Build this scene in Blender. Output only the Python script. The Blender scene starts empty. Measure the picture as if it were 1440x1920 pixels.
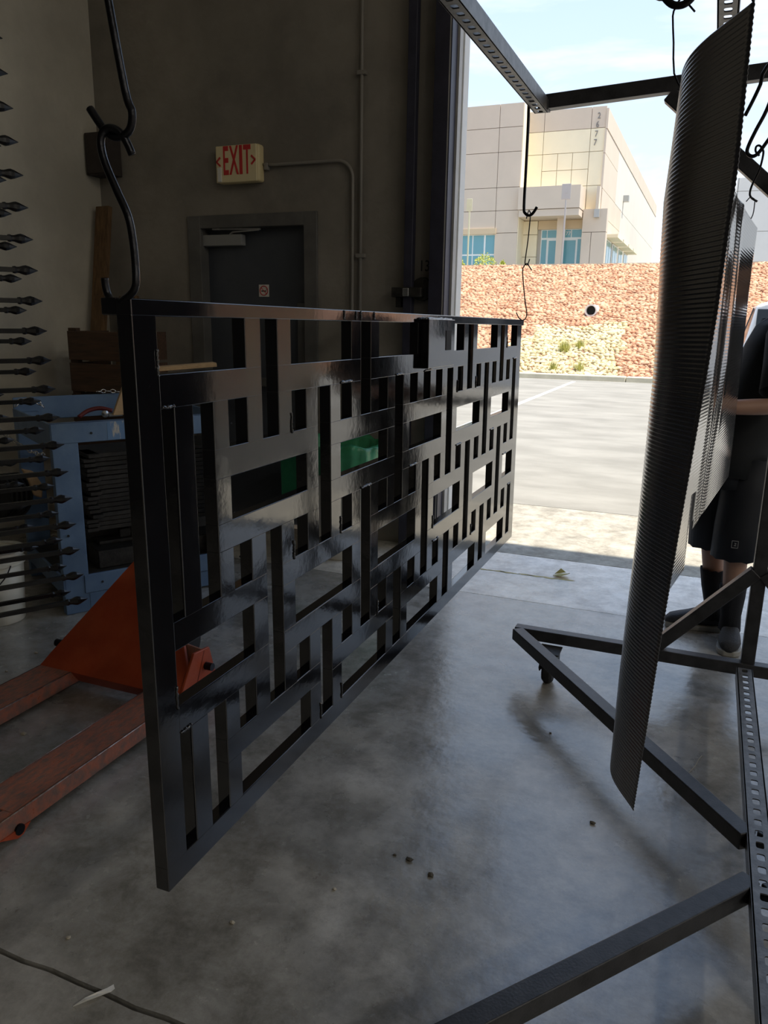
import bpy, bmesh, math, random
import numpy as np
from mathutils import Vector, Matrix

# ------------------------------------------------------------------ camera, world, sun, exposure
S = bpy.context.scene
COL = S.collection
FPX, PITCH, ROLL, YAW, CAMH = 1451.3, math.radians(13.95), math.radians(.882), math.radians(22.33), 1.5
fh = np.array([-math.sin(YAW), math.cos(YAW), 0]); rh = np.array([math.cos(YAW), math.sin(YAW), 0]); zz = np.array([0, 0, 1.])
FW = fh*math.cos(PITCH)-zz*math.sin(PITCH); U0 = fh*math.sin(PITCH)+zz*math.cos(PITCH)
RT = math.cos(ROLL)*rh+math.sin(ROLL)*U0; UP = -math.sin(ROLL)*rh+math.cos(ROLL)*U0
cam = bpy.data.objects.new('camera', bpy.data.cameras.new('camera')); COL.objects.link(cam)
cam.data.sensor_fit = 'HORIZONTAL'; cam.data.sensor_width = 36; cam.data.lens = 36*FPX/1440
cam.data.clip_start = .02; cam.data.clip_end = 600
m = Matrix.Identity(4)
for i in range(3):
    m[i][0], m[i][1], m[i][2] = RT[i], UP[i], -FW[i]
m[2][3] = CAMH
cam.matrix_world = m
S.camera = cam

def at(x, y, X=None, Y=None, Z=None):
    "point of the place seen at pixel x, y of the photograph on a plane of known X, Y or Z"
    d = FW+RT*(x-720)/FPX-UP*(y-960)/FPX
    t = X/d[0] if X is not None else (Y/d[1] if Y is not None else (Z-CAMH)/d[2])
    return Vector((t*d[0], t*d[1], CAMH+t*d[2]))

S.view_settings.view_transform = 'Standard'; S.view_settings.look = 'None'
S.view_settings.gamma = 1; S.view_settings.exposure = 0.72
S.view_settings.use_curve_mapping = False
S.cycles.max_bounces = 10; S.cycles.diffuse_bounces = 6; S.cycles.glossy_bounces = 5
S.cycles.sample_clamp_indirect = 6; S.cycles.caustics_reflective = False; S.cycles.caustics_refractive = False

w = bpy.data.worlds.new('sky'); S.world = w; w.use_nodes = True
nt = w.node_tree; N = nt.nodes; L = nt.links
for n in list(N): N.remove(n)
out = N.new('ShaderNodeOutputWorld'); bg = N.new('ShaderNodeBackground'); L.new(bg.outputs[0], out.inputs[0])
tc = N.new('ShaderNodeTexCoord'); sep = N.new('ShaderNodeSeparateXYZ'); L.new(tc.outputs['Generated'], sep.inputs[0])
cr = N.new('ShaderNodeValToRGB'); L.new(sep.outputs[2], cr.inputs[0])
e = cr.color_ramp.elements
e[0].position = 0; e[0].color = (.50, .48, .44, 1); e[1].position = 1; e[1].color = (.20, .38, .80, 1)
for p, c in ((.02, (.80, .87, .93)), (.12, (.68, .79, .93)), (.30, (.55, .70, .92)), (.55, (.34, .53, .86))):
    k = e.new(p); k.color = (*c, 1)
mp = N.new('ShaderNodeMapping'); mp.inputs['Scale'].default_value = (1.6, 1.6, 7); mp.inputs['Location'].default_value = (.3, .2, .1)
L.new(tc.outputs['Generated'], mp.inputs[0])
nz = N.new('ShaderNodeTexNoise'); nz.inputs['Scale'].default_value = 2.2; nz.inputs['Detail'].default_value = 9; nz.inputs['Roughness'].default_value = .58
nz.inputs['Distortion'].default_value = .3
L.new(mp.outputs[0], nz.inputs[0])
cm = N.new('ShaderNodeValToRGB'); cm.color_ramp.elements[0].position = .46; cm.color_ramp.elements[1].position = .66
L.new(nz.outputs[0], cm.inputs[0])
mf = N.new('ShaderNodeMath'); mf.operation = 'MULTIPLY'; mf.inputs[1].default_value = .75; L.new(cm.outputs[0], mf.inputs[0])
mx = N.new('ShaderNodeMixRGB'); mx.inputs[2].default_value = (.90, .92, .95, 1)
L.new(mf.outputs[0], mx.inputs[0]); L.new(cr.outputs[0], mx.inputs[1]); L.new(mx.outputs[0], bg.inputs[0])
bg.inputs[1].default_value = .85

sl = bpy.data.lights.new('sun', 'SUN'); sl.energy = 4.6; sl.angle = math.radians(.6); sl.color = (1, .94, .84)
sun = bpy.data.objects.new('sun', sl); COL.objects.link(sun)
sd = Vector((.33, -.015, .944)).normalized()                     # towards the sun
sun.rotation_euler = sd.to_track_quat('Z', 'Y').to_euler()
sun.location = (0, 0, 30)

# ------------------------------------------------------------------ materials
MATS = {}
def mat(name, col, rough=.6, metal=0, var=.0, scale=8, col2=None, bump=0, bscale=None, spec=.5, coat=0, ior=None,
        stretch=None, detail=6, lo=.35, hi=.65, rvar=0, glass=False, emit=None, objrand=False, alpha=None, coords='Object', distort=0):
    if name in MATS: return MATS[name]
    M = bpy.data.materials.new(name); M.use_nodes = True
    nt = M.node_tree; N = nt.nodes; L = nt.links; b = N['Principled BSDF']
    b.inputs['Base Color'].default_value = (*col, 1); b.inputs['Roughness'].default_value = rough
    b.inputs['Metallic'].default_value = metal; b.inputs['Specular IOR Level'].default_value = spec
    if ior: b.inputs['IOR'].default_value = ior
    if coat: b.inputs['Coat Weight'].default_value = coat; b.inputs['Coat Roughness'].default_value = .05
    if emit: b.inputs['Emission Color'].default_value = (*emit, 1); b.inputs['Emission Strength'].default_value = 1
    if alpha: b.inputs['Alpha'].default_value = alpha
    tc = N.new('ShaderNodeTexCoord'); mp = N.new('ShaderNodeMapping'); L.new(tc.outputs[coords], mp.inputs[0])
    if stretch: mp.inputs['Scale'].default_value = stretch
    nz = N.new('ShaderNodeTexNoise'); nz.inputs['Scale'].default_value = scale; nz.inputs['Detail'].default_value = detail
    nz.inputs['Roughness'].default_value = .62; nz.inputs['Distortion'].default_value = distort
    L.new(mp.outputs[0], nz.inputs[0])
    if col2 or var:
        if not col2: col2 = tuple(min(1, c*(1+var)) for c in col)
        r = N.new('ShaderNodeValToRGB'); r.color_ramp.elements[0].position = lo; r.color_ramp.elements[1].position = hi
        c0 = col if not var else tuple(c*(1-var) for c in col)
        r.color_ramp.elements[0].color = (*c0, 1); r.color_ramp.elements[1].color = (*col2, 1)
        L.new(nz.outputs[0], r.inputs[0]); src = r.outputs[0]
        if objrand:
            oi = N.new('ShaderNodeObjectInfo'); mr = N.new('ShaderNodeMapRange'); mr.inputs[3].default_value = .78; mr.inputs[4].default_value = 1.2
            L.new(oi.outputs['Random'], mr.inputs[0])
            mm = N.new('ShaderNodeVectorMath'); mm.operation = 'SCALE'; L.new(src, mm.inputs[0]); L.new(mr.outputs[0], mm.inputs[3]); src = mm.outputs[0]
        L.new(src, b.inputs['Base Color'])
    if rvar:
        mr = N.new('ShaderNodeMapRange'); mr.inputs[1].default_value = .3; mr.inputs[2].default_value = .7
        mr.inputs[3].default_value = max(.02, rough-rvar); mr.inputs[4].default_value = rough+rvar
        L.new(nz.outputs[0], mr.inputs[0]); L.new(mr.outputs[0], b.inputs['Roughness'])
    if bump:
        n2 = N.new('ShaderNodeTexNoise'); n2.inputs['Scale'].default_value = bscale or scale*4; n2.inputs['Detail'].default_value = 5
        L.new(mp.outputs[0], n2.inputs[0])
        bp = N.new('ShaderNodeBump'); bp.inputs['Strength'].default_value = bump; bp.inputs['Distance'].default_value = .01
        L.new(n2.outputs[0], bp.inputs['Height']); L.new(bp.outputs[0], b.inputs['Normal'])
    MATS[name] = M
    return M

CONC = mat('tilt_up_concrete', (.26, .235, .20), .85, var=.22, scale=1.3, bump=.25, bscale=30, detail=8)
CONC_L = mat('lit_side_wall_concrete', (.56, .52, .43), .8, var=.18, scale=1.1, bump=.2, bscale=25, detail=8)  # lighter than the front wall, painting in the stronger light it gets
GLOSS = mat('gloss_black_powder_coat', (.006, .006, .008), .085, bump=.012, bscale=60, ior=1.88, rvar=.03, scale=14)
RACK = mat('dark_rack_paint', (.035, .035, .038), .42, var=.35, scale=20, bump=.08, bscale=160)
RACKG = mat('worn_strut_steel', (.16, .155, .15), .45, metal=.5, var=.25, scale=30, bump=.08, bscale=150)
SHEETB = mat('black_ribbed_sheet', (.06, .06, .075), .22, ior=2.4, bump=.03, bscale=40)
SHEETG = mat('glossy_ribbed_sheet', (.07, .07, .075), .06, metal=0, ior=3.4, bump=.02, bscale=20)
STEEL = mat('hook_steel', (.022, .022, .025), .28, metal=.75, bump=.1, bscale=90)
DARKST = mat('blackened_steel', (.035, .032, .028), .5, metal=.3, var=.4, scale=25, bump=.2)
PICK = mat('satin_black_picket', (.006, .006, .007), .22, ior=1.5)
BLUE = mat('scratched_blue_paint', (.12, .20, .33), .5, col2=(.16, .25, .38), scale=9, bump=.08, lo=.4, hi=.7)
BLUEW = mat('blue_paint_worn_bare', (.14, .25, .42), .5, col2=(.55, .52, .46), scale=40, stretch=(1, 1, .25), lo=.55, hi=.62)
ORNG = mat('orange_machine_paint', (.44, .065, .02), .45, col2=(.50, .09, .03), scale=12, bump=.1)
ORNW = mat('orange_paint_scuffed_brown', (.50, .17, .10), .36, col2=(.24, .15, .12), scale=22, stretch=(3, 1, 1), lo=.40, hi=.62, bump=.12, bscale=80, rvar=.12)
RUB = mat('black_rubber', (.012, .012, .012), .7)
DOORM = mat('dark_grey_door_paint', (.065, .072, .085), .5, var=.12, scale=3)
FRAMEM = mat('door_frame_paint', (.13, .125, .115), .5, var=.2, scale=4)
NAVY = mat('navy_track_steel', (.035, .035, .055), .5, var=.2)
WHITEJ = mat('pale_jamb_paint', (.74, .74, .72), .6, var=.05, scale=3)
GREYJ = mat('grey_door_stop', (.42, .41, .39), .6, var=.08)
CREAM = mat('cream_plastic', (.80, .66, .36), .45)
WHITEP = mat('off_white_plastic', (.80, .77, .70), .45, var=.04)
REDL = mat('red_lettering', (.60, .03, .03), .5)
COND = mat('painted_conduit', (.27, .25, .22), .5)
WOODD = mat('aged_brown_board', (.20, .115, .05), .7, col2=(.10, .055, .025), scale=9, stretch=(6, 6, .6), bump=.15)
WOODX = mat('dark_stained_board', (.10, .05, .025), .7, col2=(.05, .028, .015), scale=9, stretch=(.6, 6, 6), bump=.15)
WOODL = mat('raw_pine', (.62, .42, .22), .65, col2=(.52, .34, .17), scale=8, stretch=(1, 8, 8))
GREEN = mat('green_plastic_film', (.05, .30, .14), .22, ior=1.5, bump=.5, bscale=14, var=.2, scale=5)
BUCKET = mat('cream_bucket_plastic', (.74, .71, .60), .4, var=.05)
SKIN = mat('skin', (.42, .24, .17), .5, var=.05, scale=10)
SHIRT = mat('black_cotton', (.010, .012, .014), .85, bump=.3, bscale=9)
SHORT = mat('black_sport_cloth', (.008, .010, .016), .7, bump=.3, bscale=7)
SOCK = mat('black_sock', (.009, .010, .014), .9, bump=.2, bscale=200)
SHOE = mat('dark_mesh_shoe', (.035, .036, .04), .7, bump=.4, bscale=160)
SOLE = mat('grey_shoe_sole', (.34, .33, .30), .6)
HAIR = mat('dark_hair', (.02, .014, .01), .6, bump=.5, bscale=50)
CHROME = mat('bright_metal', (.6, .6, .58), .25, metal=.9)

def floor_mat(name, c1, c2, rough, bright=None):
    M = mat(name, c1, rough, col2=c2, scale=1.7, detail=10, bump=.10, bscale=26, rvar=.14, lo=.3, hi=.7, distort=.1)
    N = M.node_tree.nodes; L = M.node_tree.links; b = N['Principled BSDF']
    src = b.inputs['Base Color'].links[0].from_socket
    tc = N.new('ShaderNodeTexCoord')
    v = N.new('ShaderNodeTexNoise'); v.inputs['Scale'].default_value = 7; v.inputs['Detail'].default_value = 12; v.inputs['Roughness'].default_value = .75
    v.inputs['Distortion'].default_value = .15
    L.new(tc.outputs['Object'], v.inputs[0])
    r = N.new('ShaderNodeValToRGB'); r.color_ramp.elements[0].position = .36; r.color_ramp.elements[1].position = .60
    r.color_ramp.elements[0].color = (.50, .48, .45, 1); r.color_ramp.elements[1].color = (1.2, 1.2, 1.2, 1)
    L.new(v.outputs[0], r.inputs[0])
    mx = N.new('ShaderNodeMixRGB'); mx.blend_type = 'MULTIPLY'; mx.inputs[0].default_value = .8
    L.new(src, mx.inputs[1]); L.new(r.outputs[0], mx.inputs[2])
    # fine hairline scratches and scuffs
    s = N.new('ShaderNodeTexVoronoi'); s.feature = 'DISTANCE_TO_EDGE'; s.inputs['Scale'].default_value = 9
    wv = N.new('ShaderNodeVectorMath'); wv.operation = 'ADD'
    n3 = N.new('ShaderNodeTexNoise'); n3.inputs['Scale'].default_value = 5; n3.inputs['Detail'].default_value = 6
    L.new(tc.outputs['Object'], n3.inputs[0]); L.new(tc.outputs['Object'], wv.inputs[0]); L.new(n3.outputs['Color'], wv.inputs[1])
    L.new(wv.outputs[0], s.inputs[0])
    r2 = N.new('ShaderNodeValToRGB'); r2.color_ramp.elements[0].position = 0; r2.color_ramp.elements[1].position = .012
    r2.color_ramp.elements[0].color = (.80, .78, .75, 1); r2.color_ramp.elements[1].color = (1, 1, 1, 1)
    L.new(s.outputs[0], r2.inputs[0])
    m2 = N.new('ShaderNodeMixRGB'); m2.blend_type = 'MULTIPLY'; m2.inputs[0].default_value = .6
    L.new(mx.outputs[0], m2.inputs[1]); L.new(r2.outputs[0], m2.inputs[2])
    L.new(m2.outputs[0], b.inputs['Base Color'])
    return M
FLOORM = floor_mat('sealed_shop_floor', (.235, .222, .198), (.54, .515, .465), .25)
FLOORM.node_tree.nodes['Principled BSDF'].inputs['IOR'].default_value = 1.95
THRESH = floor_mat('daylit_threshold_concrete', (.70, .67, .60), (.88, .84, .76), .34)  # paler than the shop floor: door light brightness put into its colour
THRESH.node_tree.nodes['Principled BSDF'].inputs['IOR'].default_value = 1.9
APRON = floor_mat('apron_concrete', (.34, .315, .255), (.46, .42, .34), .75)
ASPH = mat('sun_bleached_asphalt', (.24, .225, .19), .9, col2=(.33, .31, .265), scale=.9, stretch=(1, 2.2, 1), detail=12, bump=.3, bscale=60)
CURBM = mat('curb_concrete', (.60, .54, .40), .85, var=.1, scale=3)
LINEM = mat('white_road_paint', (.85, .85, .80), .7, var=.06, scale=20)
ROCKR = mat('terracotta_rock', (.50, .235, .125), .9, col2=(.70, .45, .28), scale=3, objrand=True, bump=.4, bscale=12)
ROCKY = mat('buff_rock', (.58, .46, .23), .9, col2=(.76, .66, .42), scale=3, objrand=True, bump=.4, bscale=12)
SOIL = mat('reddish_soil', (.30, .16, .10), .95, var=.2, scale=4)
STUC = mat('beige_panel_paint', (.64, .545, .44), .9, var=.03, scale=.6)
STUCC = mat('cream_panel_paint', (.88, .79, .58), .9, var=.03, scale=.6)
STUCS = mat('pale_side_wall_paint', (.68, .64, .56), .9, var=.03, scale=.5)
STUCG = mat('pale_grey_wall_paint', (.72, .71, .68), .9, var=.03, scale=.5)
JOINT = mat('recessed_panel_joint', (.50, .46, .40), .95)  # even tone of the wall cores seen between panels
TEAL = mat('teal_tinted_glass', (.14, .36, .42), .08, ior=1.6)
ALU = mat('white_window_frame', (.82, .84, .82), .4)
TANF = mat('tan_trim_and_shade', (.66, .52, .34), .7)  # also colours the painted shade band over the left window
BUSH = mat('yellow_green_leaves', (.50, .52, .10), .7, var=.25, scale=6)
GREYB = mat('galvanised_grey', (.45, .45, .43), .5, metal=.3)

# ------------------------------------------------------------------ mesh helpers
def tag(o, label=None, cat=None, group=None, kind=None):
    if label: o['label'] = label
    if cat: o['category'] = cat
    if group: o['group'] = group
    if kind: o['kind'] = kind
    return o
def empty(name, loc=(0, 0, 0), rz=0, label=None, cat=None, group=None):
    o = bpy.data.objects.new(name, None); COL.objects.link(o); o.empty_display_size = .05
    o.location = loc; o.rotation_euler = (0, 0, rz)
    return tag(o, label, cat, group)
class MB:
    def __init__(s): s.v = []; s.f = []
    def add(s, v, f):
        k = len(s.v); s.v += [tuple(p) for p in v]; s.f += [tuple(i+k for i in q) for q in f]; return s
    def box(s, a, b, M=None):
        x0, y0, z0 = a; x1, y1, z1 = b
        v = [Vector(p) for p in ((x0,y0,z0),(x1,y0,z0),(x1,y1,z0),(x0,y1,z0),(x0,y0,z1),(x1,y0,z1),(x1,y1,z1),(x0,y1,z1))]
        if M: v = [M @ p for p in v]
        return s.add(v, [(0,3,2,1),(4,5,6,7),(0,1,5,4),(1,2,6,5),(2,3,7,6),(3,0,4,7)])
    def beam(s, p, q, w, h, up=(0, 0, 1)):
        "square bar between two points, w across, h along up"
        p, q = Vector(p), Vector(q); d = (q-p).normalized(); u = Vector(up); a = d.cross(u).normalized(); u = a.cross(d).normalized()
        a *= w/2; u *= h/2
        v = [p-a-u, p+a-u, p+a+u, p-a+u, q-a-u, q+a-u, q+a+u, q-a+u]
        return s.add(v, [(0,1,2,3),(7,6,5,4),(1,0,4,5),(2,1,5,6),(3,2,6,7),(0,3,7,4)])
    def prism(s, pts, ext):
        "planar polygon pts extruded by vector ext"
        n = len(pts); e = Vector(ext); v = [Vector(p) for p in pts]; v += [p+e for p in v]
        return s.add(v, [tuple(range(n))[::-1], tuple(range(n, 2*n))]+[(i, (i+1) % n, n+(i+1) % n, n+i) for i in range(n)])
    def tube(s, pts, r, n=10, cap=True):
        P = [Vector(p) for p in pts]; k = len(P); R = r if isinstance(r, (list, tuple)) else [r]*k
        T = [(P[min(i+1, k-1)]-P[max(i-1, 0)]).normalized() for i in range(k)]
        a = T[0].orthogonal().normalized(); v = []
        for i in range(k):
            a = (a-T[i]*a.dot(T[i])).normalized(); b = T[i].cross(a)
            for j in range(n):
                t = 2*math.pi*j/n; v.append(P[i]+(a*math.cos(t)+b*math.sin(t))*R[i])
        f = [(i*n+j, i*n+(j+1) % n, (i+1)*n+(j+1) % n, (i+1)*n+j) for i in range(k-1) for j in range(n)]
        if cap: f += [tuple(range(n))[::-1], tuple((k-1)*n+j for j in range(n))]
        return s.add(v, f)
    def lathe(s, prof, c=(0, 0, 0), n=24, ax='z'):
        v = []
        for r, h in prof:
            for j in range(n):
                t = 2*math.pi*j/n; x, y = r*math.cos(t), r*math.sin(t)
                p = (x, y, h) if ax == 'z' else ((h, x, y) if ax == 'x' else (x, h, y))
                v.append(Vector(p)+Vector(c))
        k = len(prof)
        f = [(i*n+j, i*n+(j+1) % n, (i+1)*n+(j+1) % n, (i+1)*n+j) for i in range(k-1) for j in range(n)]
        f += [tuple(range(n))[::-1], tuple((k-1)*n+j for j in range(n))]
        return s.add(v, f)
    def build(s, name, material, parent=None, bev=0, smooth=False, seg=2):
        me = bpy.data.meshes.new(name); me.from_pydata(s.v, [], s.f)
        bm = bmesh.new(); bm.from_mesh(me); bmesh.ops.recalc_face_normals(bm, faces=bm.faces); bm.to_mesh(me); bm.free()
        me.materials.append(material)
        o = bpy.data.objects.new(name, me); COL.objects.link(o)
        if parent: o.parent = parent
        if bev:
            b = o.modifiers.new('bevel', 'BEVEL'); b.width = bev; b.segments = seg; b.limit_method = 'ANGLE'; b.harden_normals = True
            smooth = True
        if smooth: me.shade_smooth()
        return o
def smoothpts(P, n=6):
    "Catmull-Rom through P"
    P = [Vector(p) for p in P]; Q = [2*P[0]-P[1]]+P+[2*P[-1]-P[-2]]; o = []
    for i in range(1, len(Q)-2):
        for k in range(n):
            t = k/n; a, b, c, d = Q[i-1], Q[i], Q[i+1], Q[i+2]
            o.append(.5*((2*b)+(-a+c)*t+(2*a-5*b+4*c-d)*t*t+(-a+3*b-3*c+d)*t**3))
    return o+[P[-1]]
def text(s, name, size, material, parent, loc, rot, ext=.002, sx=1, bold=0):
    c = bpy.data.curves.new(name, 'FONT'); c.body = s; c.size = size; c.extrude = ext; c.align_x = 'CENTER'; c.align_y = 'CENTER'; c.offset = bold
    c.materials.append(material)
    o = bpy.data.objects.new(name, c); COL.objects.link(o); o.location = loc; o.rotation_euler = rot; o.scale = (sx, 1, 1)
    o.parent = parent
    bpy.context.view_layer.update(); me = bpy.data.meshes.new_from_object(o.evaluated_get(bpy.context.evaluated_depsgraph_get()))
    me.materials.clear(); me.materials.append(material); nm = o.name; bpy.data.objects.remove(o)
    o = bpy.data.objects.new(nm, me); COL.objects.link(o); o.location = loc; o.rotation_euler = rot; o.scale = (sx, 1, 1); o.parent = parent
    return o
def dup(o, parent=None):
    c = o.copy(); COL.objects.link(c); c.parent = parent
    for ch in [x for x in list(bpy.data.objects) if x.parent is o]: dup(ch, c)
    return c
FACE_S = (math.pi/2, 0, 0)        # text facing -Y

# ------------------------------------------------------------------ the setting
WY = 4.82
def st(o): o['kind'] = 'structure'; return o
def slab(name, x0, x1, y0, y1, z, material, th=.12):
    return st(MB().box((x0, y0, z-th), (x1, y1, z)).build(name, material))
fl = st(empty('floor'))
def slabp(x0, x1, y0, y1, material):
    return MB().box((x0, y0, -.12), (x1, y1, 0)).build('floor_slab', material, fl, bev=.006, seg=1)
def joint_edge(y, x0, x1, seed, amp=.006):
    r = random.Random(seed); return [(x0+(x1-x0)*i/160, y+r.uniform(-amp, amp)) for i in range(161)]
def ragged(e0, e1, material):
    pts = [(x, y, -.12) for x, y in e0]+[(x, y, -.12) for x, y in reversed(e1)]
    return MB().prism(pts, (0, 0, .12)).build('floor_slab', material, fl)
X0, X1, HT = -4.27, 9.0, 5.9
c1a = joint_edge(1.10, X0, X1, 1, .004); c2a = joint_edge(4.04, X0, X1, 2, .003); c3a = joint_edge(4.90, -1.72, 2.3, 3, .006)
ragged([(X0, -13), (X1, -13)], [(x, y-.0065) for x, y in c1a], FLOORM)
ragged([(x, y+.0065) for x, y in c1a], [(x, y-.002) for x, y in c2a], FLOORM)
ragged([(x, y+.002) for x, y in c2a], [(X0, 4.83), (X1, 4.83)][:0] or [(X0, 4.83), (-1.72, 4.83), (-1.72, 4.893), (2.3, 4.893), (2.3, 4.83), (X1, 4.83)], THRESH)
MB().box((X0, -13, -.3), (X1, 4.9, -.13)).build('slab_bed', SOIL, fl)
# walls
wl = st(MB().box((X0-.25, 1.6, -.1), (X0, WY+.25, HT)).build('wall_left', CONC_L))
MB().box((X0-.25, -13, -.1), (X0, 1.6, HT)).build('unseen_dark_wall', mat('dark_reflection_paint', (.05, .048, .045), .85, var=.1), wl)  # unseen stretch made dark so the panel's inner edges reflect black
OPX0, OPX1, OPZ = -1.58, 2.62, 4.3  # right edge out of view, opening widened for light and panel reflections
wf = st(empty('wall_front'))
DX0, DX1, DZ = -3.43, -2.55, 2.12
mb = MB()
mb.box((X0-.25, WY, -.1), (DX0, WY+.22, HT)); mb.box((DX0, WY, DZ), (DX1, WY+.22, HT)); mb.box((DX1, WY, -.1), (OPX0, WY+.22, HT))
mb.box((OPX0, WY, OPZ), (OPX1, WY+.22, HT)); mb.box((OPX1, WY, -.1), (4.3, WY+.22, HT)); mb.box((4.3, WY, OPZ), (8.2, WY+.22, HT)); mb.box((8.2, WY, -.1), (X1+.25, WY+.22, HT))  # unseen second opening further right, added to let in more daylight
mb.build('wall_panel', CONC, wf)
WWHITE = mat('white_bounce_wall', (.72, .70, .66), .8, var=.05)  # for the unseen right wall, whitened to bounce light into the shop
st(MB().box((X1, -13, -.1), (X1+.25, WY+.22, HT)).build('wall_right', WWHITE))
st(MB().box((X0-.25, -13.25, -.1), (X1+.25, -13, HT)).build('wall_back', mat('dark_reflection_back_wall', (.06, .057, .053), .85, var=.1)))  # rear wall out of view, darkened to keep panel end faces black
st(MB().box((X0-.25, -13.25, HT), (X1+.25, WY+.22, HT+.2)).build('ceiling', mat('roof_deck', (.62, .61, .58), .8, var=.05)))  # unseen roof, made pale to bounce more light inside

# scraped plaster marks on the left wall
r9 = random.Random(31)
for i in range(16):
    yy, zc_ = 3.35+r9.uniform(-.25, .45), 2.35+r9.uniform(-.55, .45); a = [(X0+.0005, yy+math.cos(t)*r9.uniform(.004, .02), zc_+math.sin(t)*r9.uniform(.01, .05)) for t in [k*6.28/8 for k in range(8)]]
    MB().prism(a, (.0012, 0, 0)).build('scrape_mark', mat('bare_plaster', (.66, .61, .52), .9), wl)
# opening trim: track, stops, jamb
tr = st(empty('trim_1', (0, 0, 0)))
MB().box((-1.665, WY-.10, 0), (-1.575, WY, 5.2)).build('door_track', NAVY, tr, bev=.003)
MB().box((-1.575, WY-.10, 0), (-1.567, WY, 5.2)).build('track_edge', GREYJ, tr)
MB().box((-1.567, WY-.10, 0), (-1.56, WY+.02, 5.2)).build('track_lip', NAVY, tr)
MB().box((-1.58, WY, 0), (-1.545, WY+.06, OPZ)).build('weather_strip', GREYJ, tr)
MB().box((-1.58, WY+.06, 0), (-1.572, WY+.12, OPZ)).build('door_stop', GREYJ, tr)
MB().box((-1.60, WY+.12, 0), (-1.552, WY+.225, OPZ)).build('jamb_face', WHITEJ, tr, bev=.004)
tr2 = st(empty('trim_2'))
MB().box((OPX1, WY-.10, 0), (OPX1+.09, WY, 5.2)).build('door_track', NAVY, tr2, bev=.003)
MB().box((OPX1-.03, WY+.06, 0), (OPX1, WY+.225, OPZ)).build('jamb_face', WHITEJ, tr2)
# torsion of the rolled-up door above the opening
MB().lathe([(.2, OPX0-.1), (.2, OPX1+.1)], (0, WY-.3, 4.75), 24, 'x').build('rolled_door', NAVY, tr2, smooth=False)

# unseen fill lamps added to lift the interior light, behind and beside the camera
for lx in (5.0, 7.6):
    for ly in (-6, -2.5, 1.0):
        hb = empty('added_fill_lamp', (lx, ly, HT-.45), 0, 'added unseen fill lamp under the shop roof, ' + {-6: 'farthest from the doors', -2.5: 'middle of its row', 1.0: 'nearest the doors'}[ly] + (', right row' if lx > 6 else ', left row'), 'lamp', 'added fill lamps')
        MB().lathe([(.05, .40), (.06, .16), (.20, .10), (.24, 0), (.22, 0), (.18, .08), (.02, .12)], n=20).build('fill_lamp_shade', GREYB, hb)
        ll = bpy.data.lights.new('added_fill_light', 'AREA'); ll.shape = 'DISK'; ll.size = .4; ll.energy = 25; ll.color = (1, .95, .86)
        lo = bpy.data.objects.new('added_fill_light', ll); COL.objects.link(lo); lo.parent = hb; lo.location = (0, 0, -.01)
# man door
dr = st(empty('door_1', (0, 0, 0)))
mb = MB(); fo = (-3.505, -2.482, 2.185)
mb.box((fo[0], WY-.018, 0), (DX0+.03, WY+.10, fo[2])); mb.box((DX1-.03, WY-.018, 0), (fo[1], WY+.10, fo[2])); mb.box((DX0+.03, WY-.018, 2.10), (DX1-.03, WY+.10, fo[2]))
mb.build('door_frame', FRAMEM, dr, bev=.004)
MB().box((DX0+.03, WY+.075, .01), (DX1-.03, WY+.12, 2.10)).build('door_leaf', DOORM, dr, bev=.002)
cl = MB().box((-3.405, WY+.015, 1.985), (-3.085, WY+.075, 2.06)).build('door_closer', mat('closer_grey', (.30, .30, .29), .5), dr, bev=.006)
MB().beam((-3.30, WY+.02, 2.098), (-2.93, WY+.015, 2.088), .012, .012).beam((-2.94, WY+.01, 2.082), (-3.16, WY+.03, 2.075), .012, .008).beam((-3.16, WY+.03, 2.075), (-3.19, WY+.04, 2.06), .012, .01)\
    .box((-3.31, WY+.0, 2.09), (-3.255, WY+.03, 2.11)).build('closer_arm', GREYJ, cl)
MB().box((-2.65, WY+.045, 1.02), (-3.35, WY+.075, 1.08)).box((-2.66, WY+.03, .98), (-2.60, WY+.08, 1.6)).build('door_handle', FRAMEM, dr, bev=.004)
ns = empty('no_smoking_sign', (-2.945, WY+.073, 1.685), 0, 'small square white no smoking sign with red ring on the dark door', 'sign')
MB().box((-.041, -.003, -.041), (.041, 0, .041)).build('plate', WHITEP, ns, bev=.001, seg=1)
mb = MB(); ring = [(.031*math.cos(t*math.pi/12), -.004, .031*math.sin(t*math.pi/12)) for t in range(25)]; mb.tube(ring, .0032, 6)
mb.beam((-.022, -.004, .022), (.022, -.004, -.022), .003, .006, (0, 1, 0)); mb.build('red_ring', REDL, ns)
MB().box((-.02, -.0045, -.006), (.018, -.003, .001)).tube([(.018, -.004, .002), (.024, -.004, .008), (.018, -.004, .014)], .0015, 5).build('cigarette', RUB, ns)

# exit sign
ex = empty('exit_sign', (-3.04, WY, 2.49), 0, 'cream EXIT sign with red letters and chevrons above the dark door', 'sign')
MB().box((-.165, -.075, -.115), (.165, 0, .118)).build('housing', CREAM, ex, bev=.018, seg=3)
MB().box((-.165, -.082, -.113), (.150, -.070, .116)).build('face_plate', mat('cream_face', (.82, .70, .42), .5), ex, bev=.01, seg=3)
for ch, x, wd in (('E', -.086, .38), ('X', -.022, .38), ('I', .032, .7), ('T', .080, .38)):
    t_ = text(ch, 'letter', .25, REDL, ex, (x, -.0825, .013), FACE_S, .0015, wd, .004)
for s_, x in ((-1, -.142), (1, .126)):
    MB().beam((x-s_*.014, -.084, .045), (x+s_*.016, -.084, .018), .003, .011, (0, 0, 1)).beam((x+s_*.016, -.084, .018), (x-s_*.014, -.084, -.009), .003, .011).build('chevron', REDL, ex)
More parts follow.
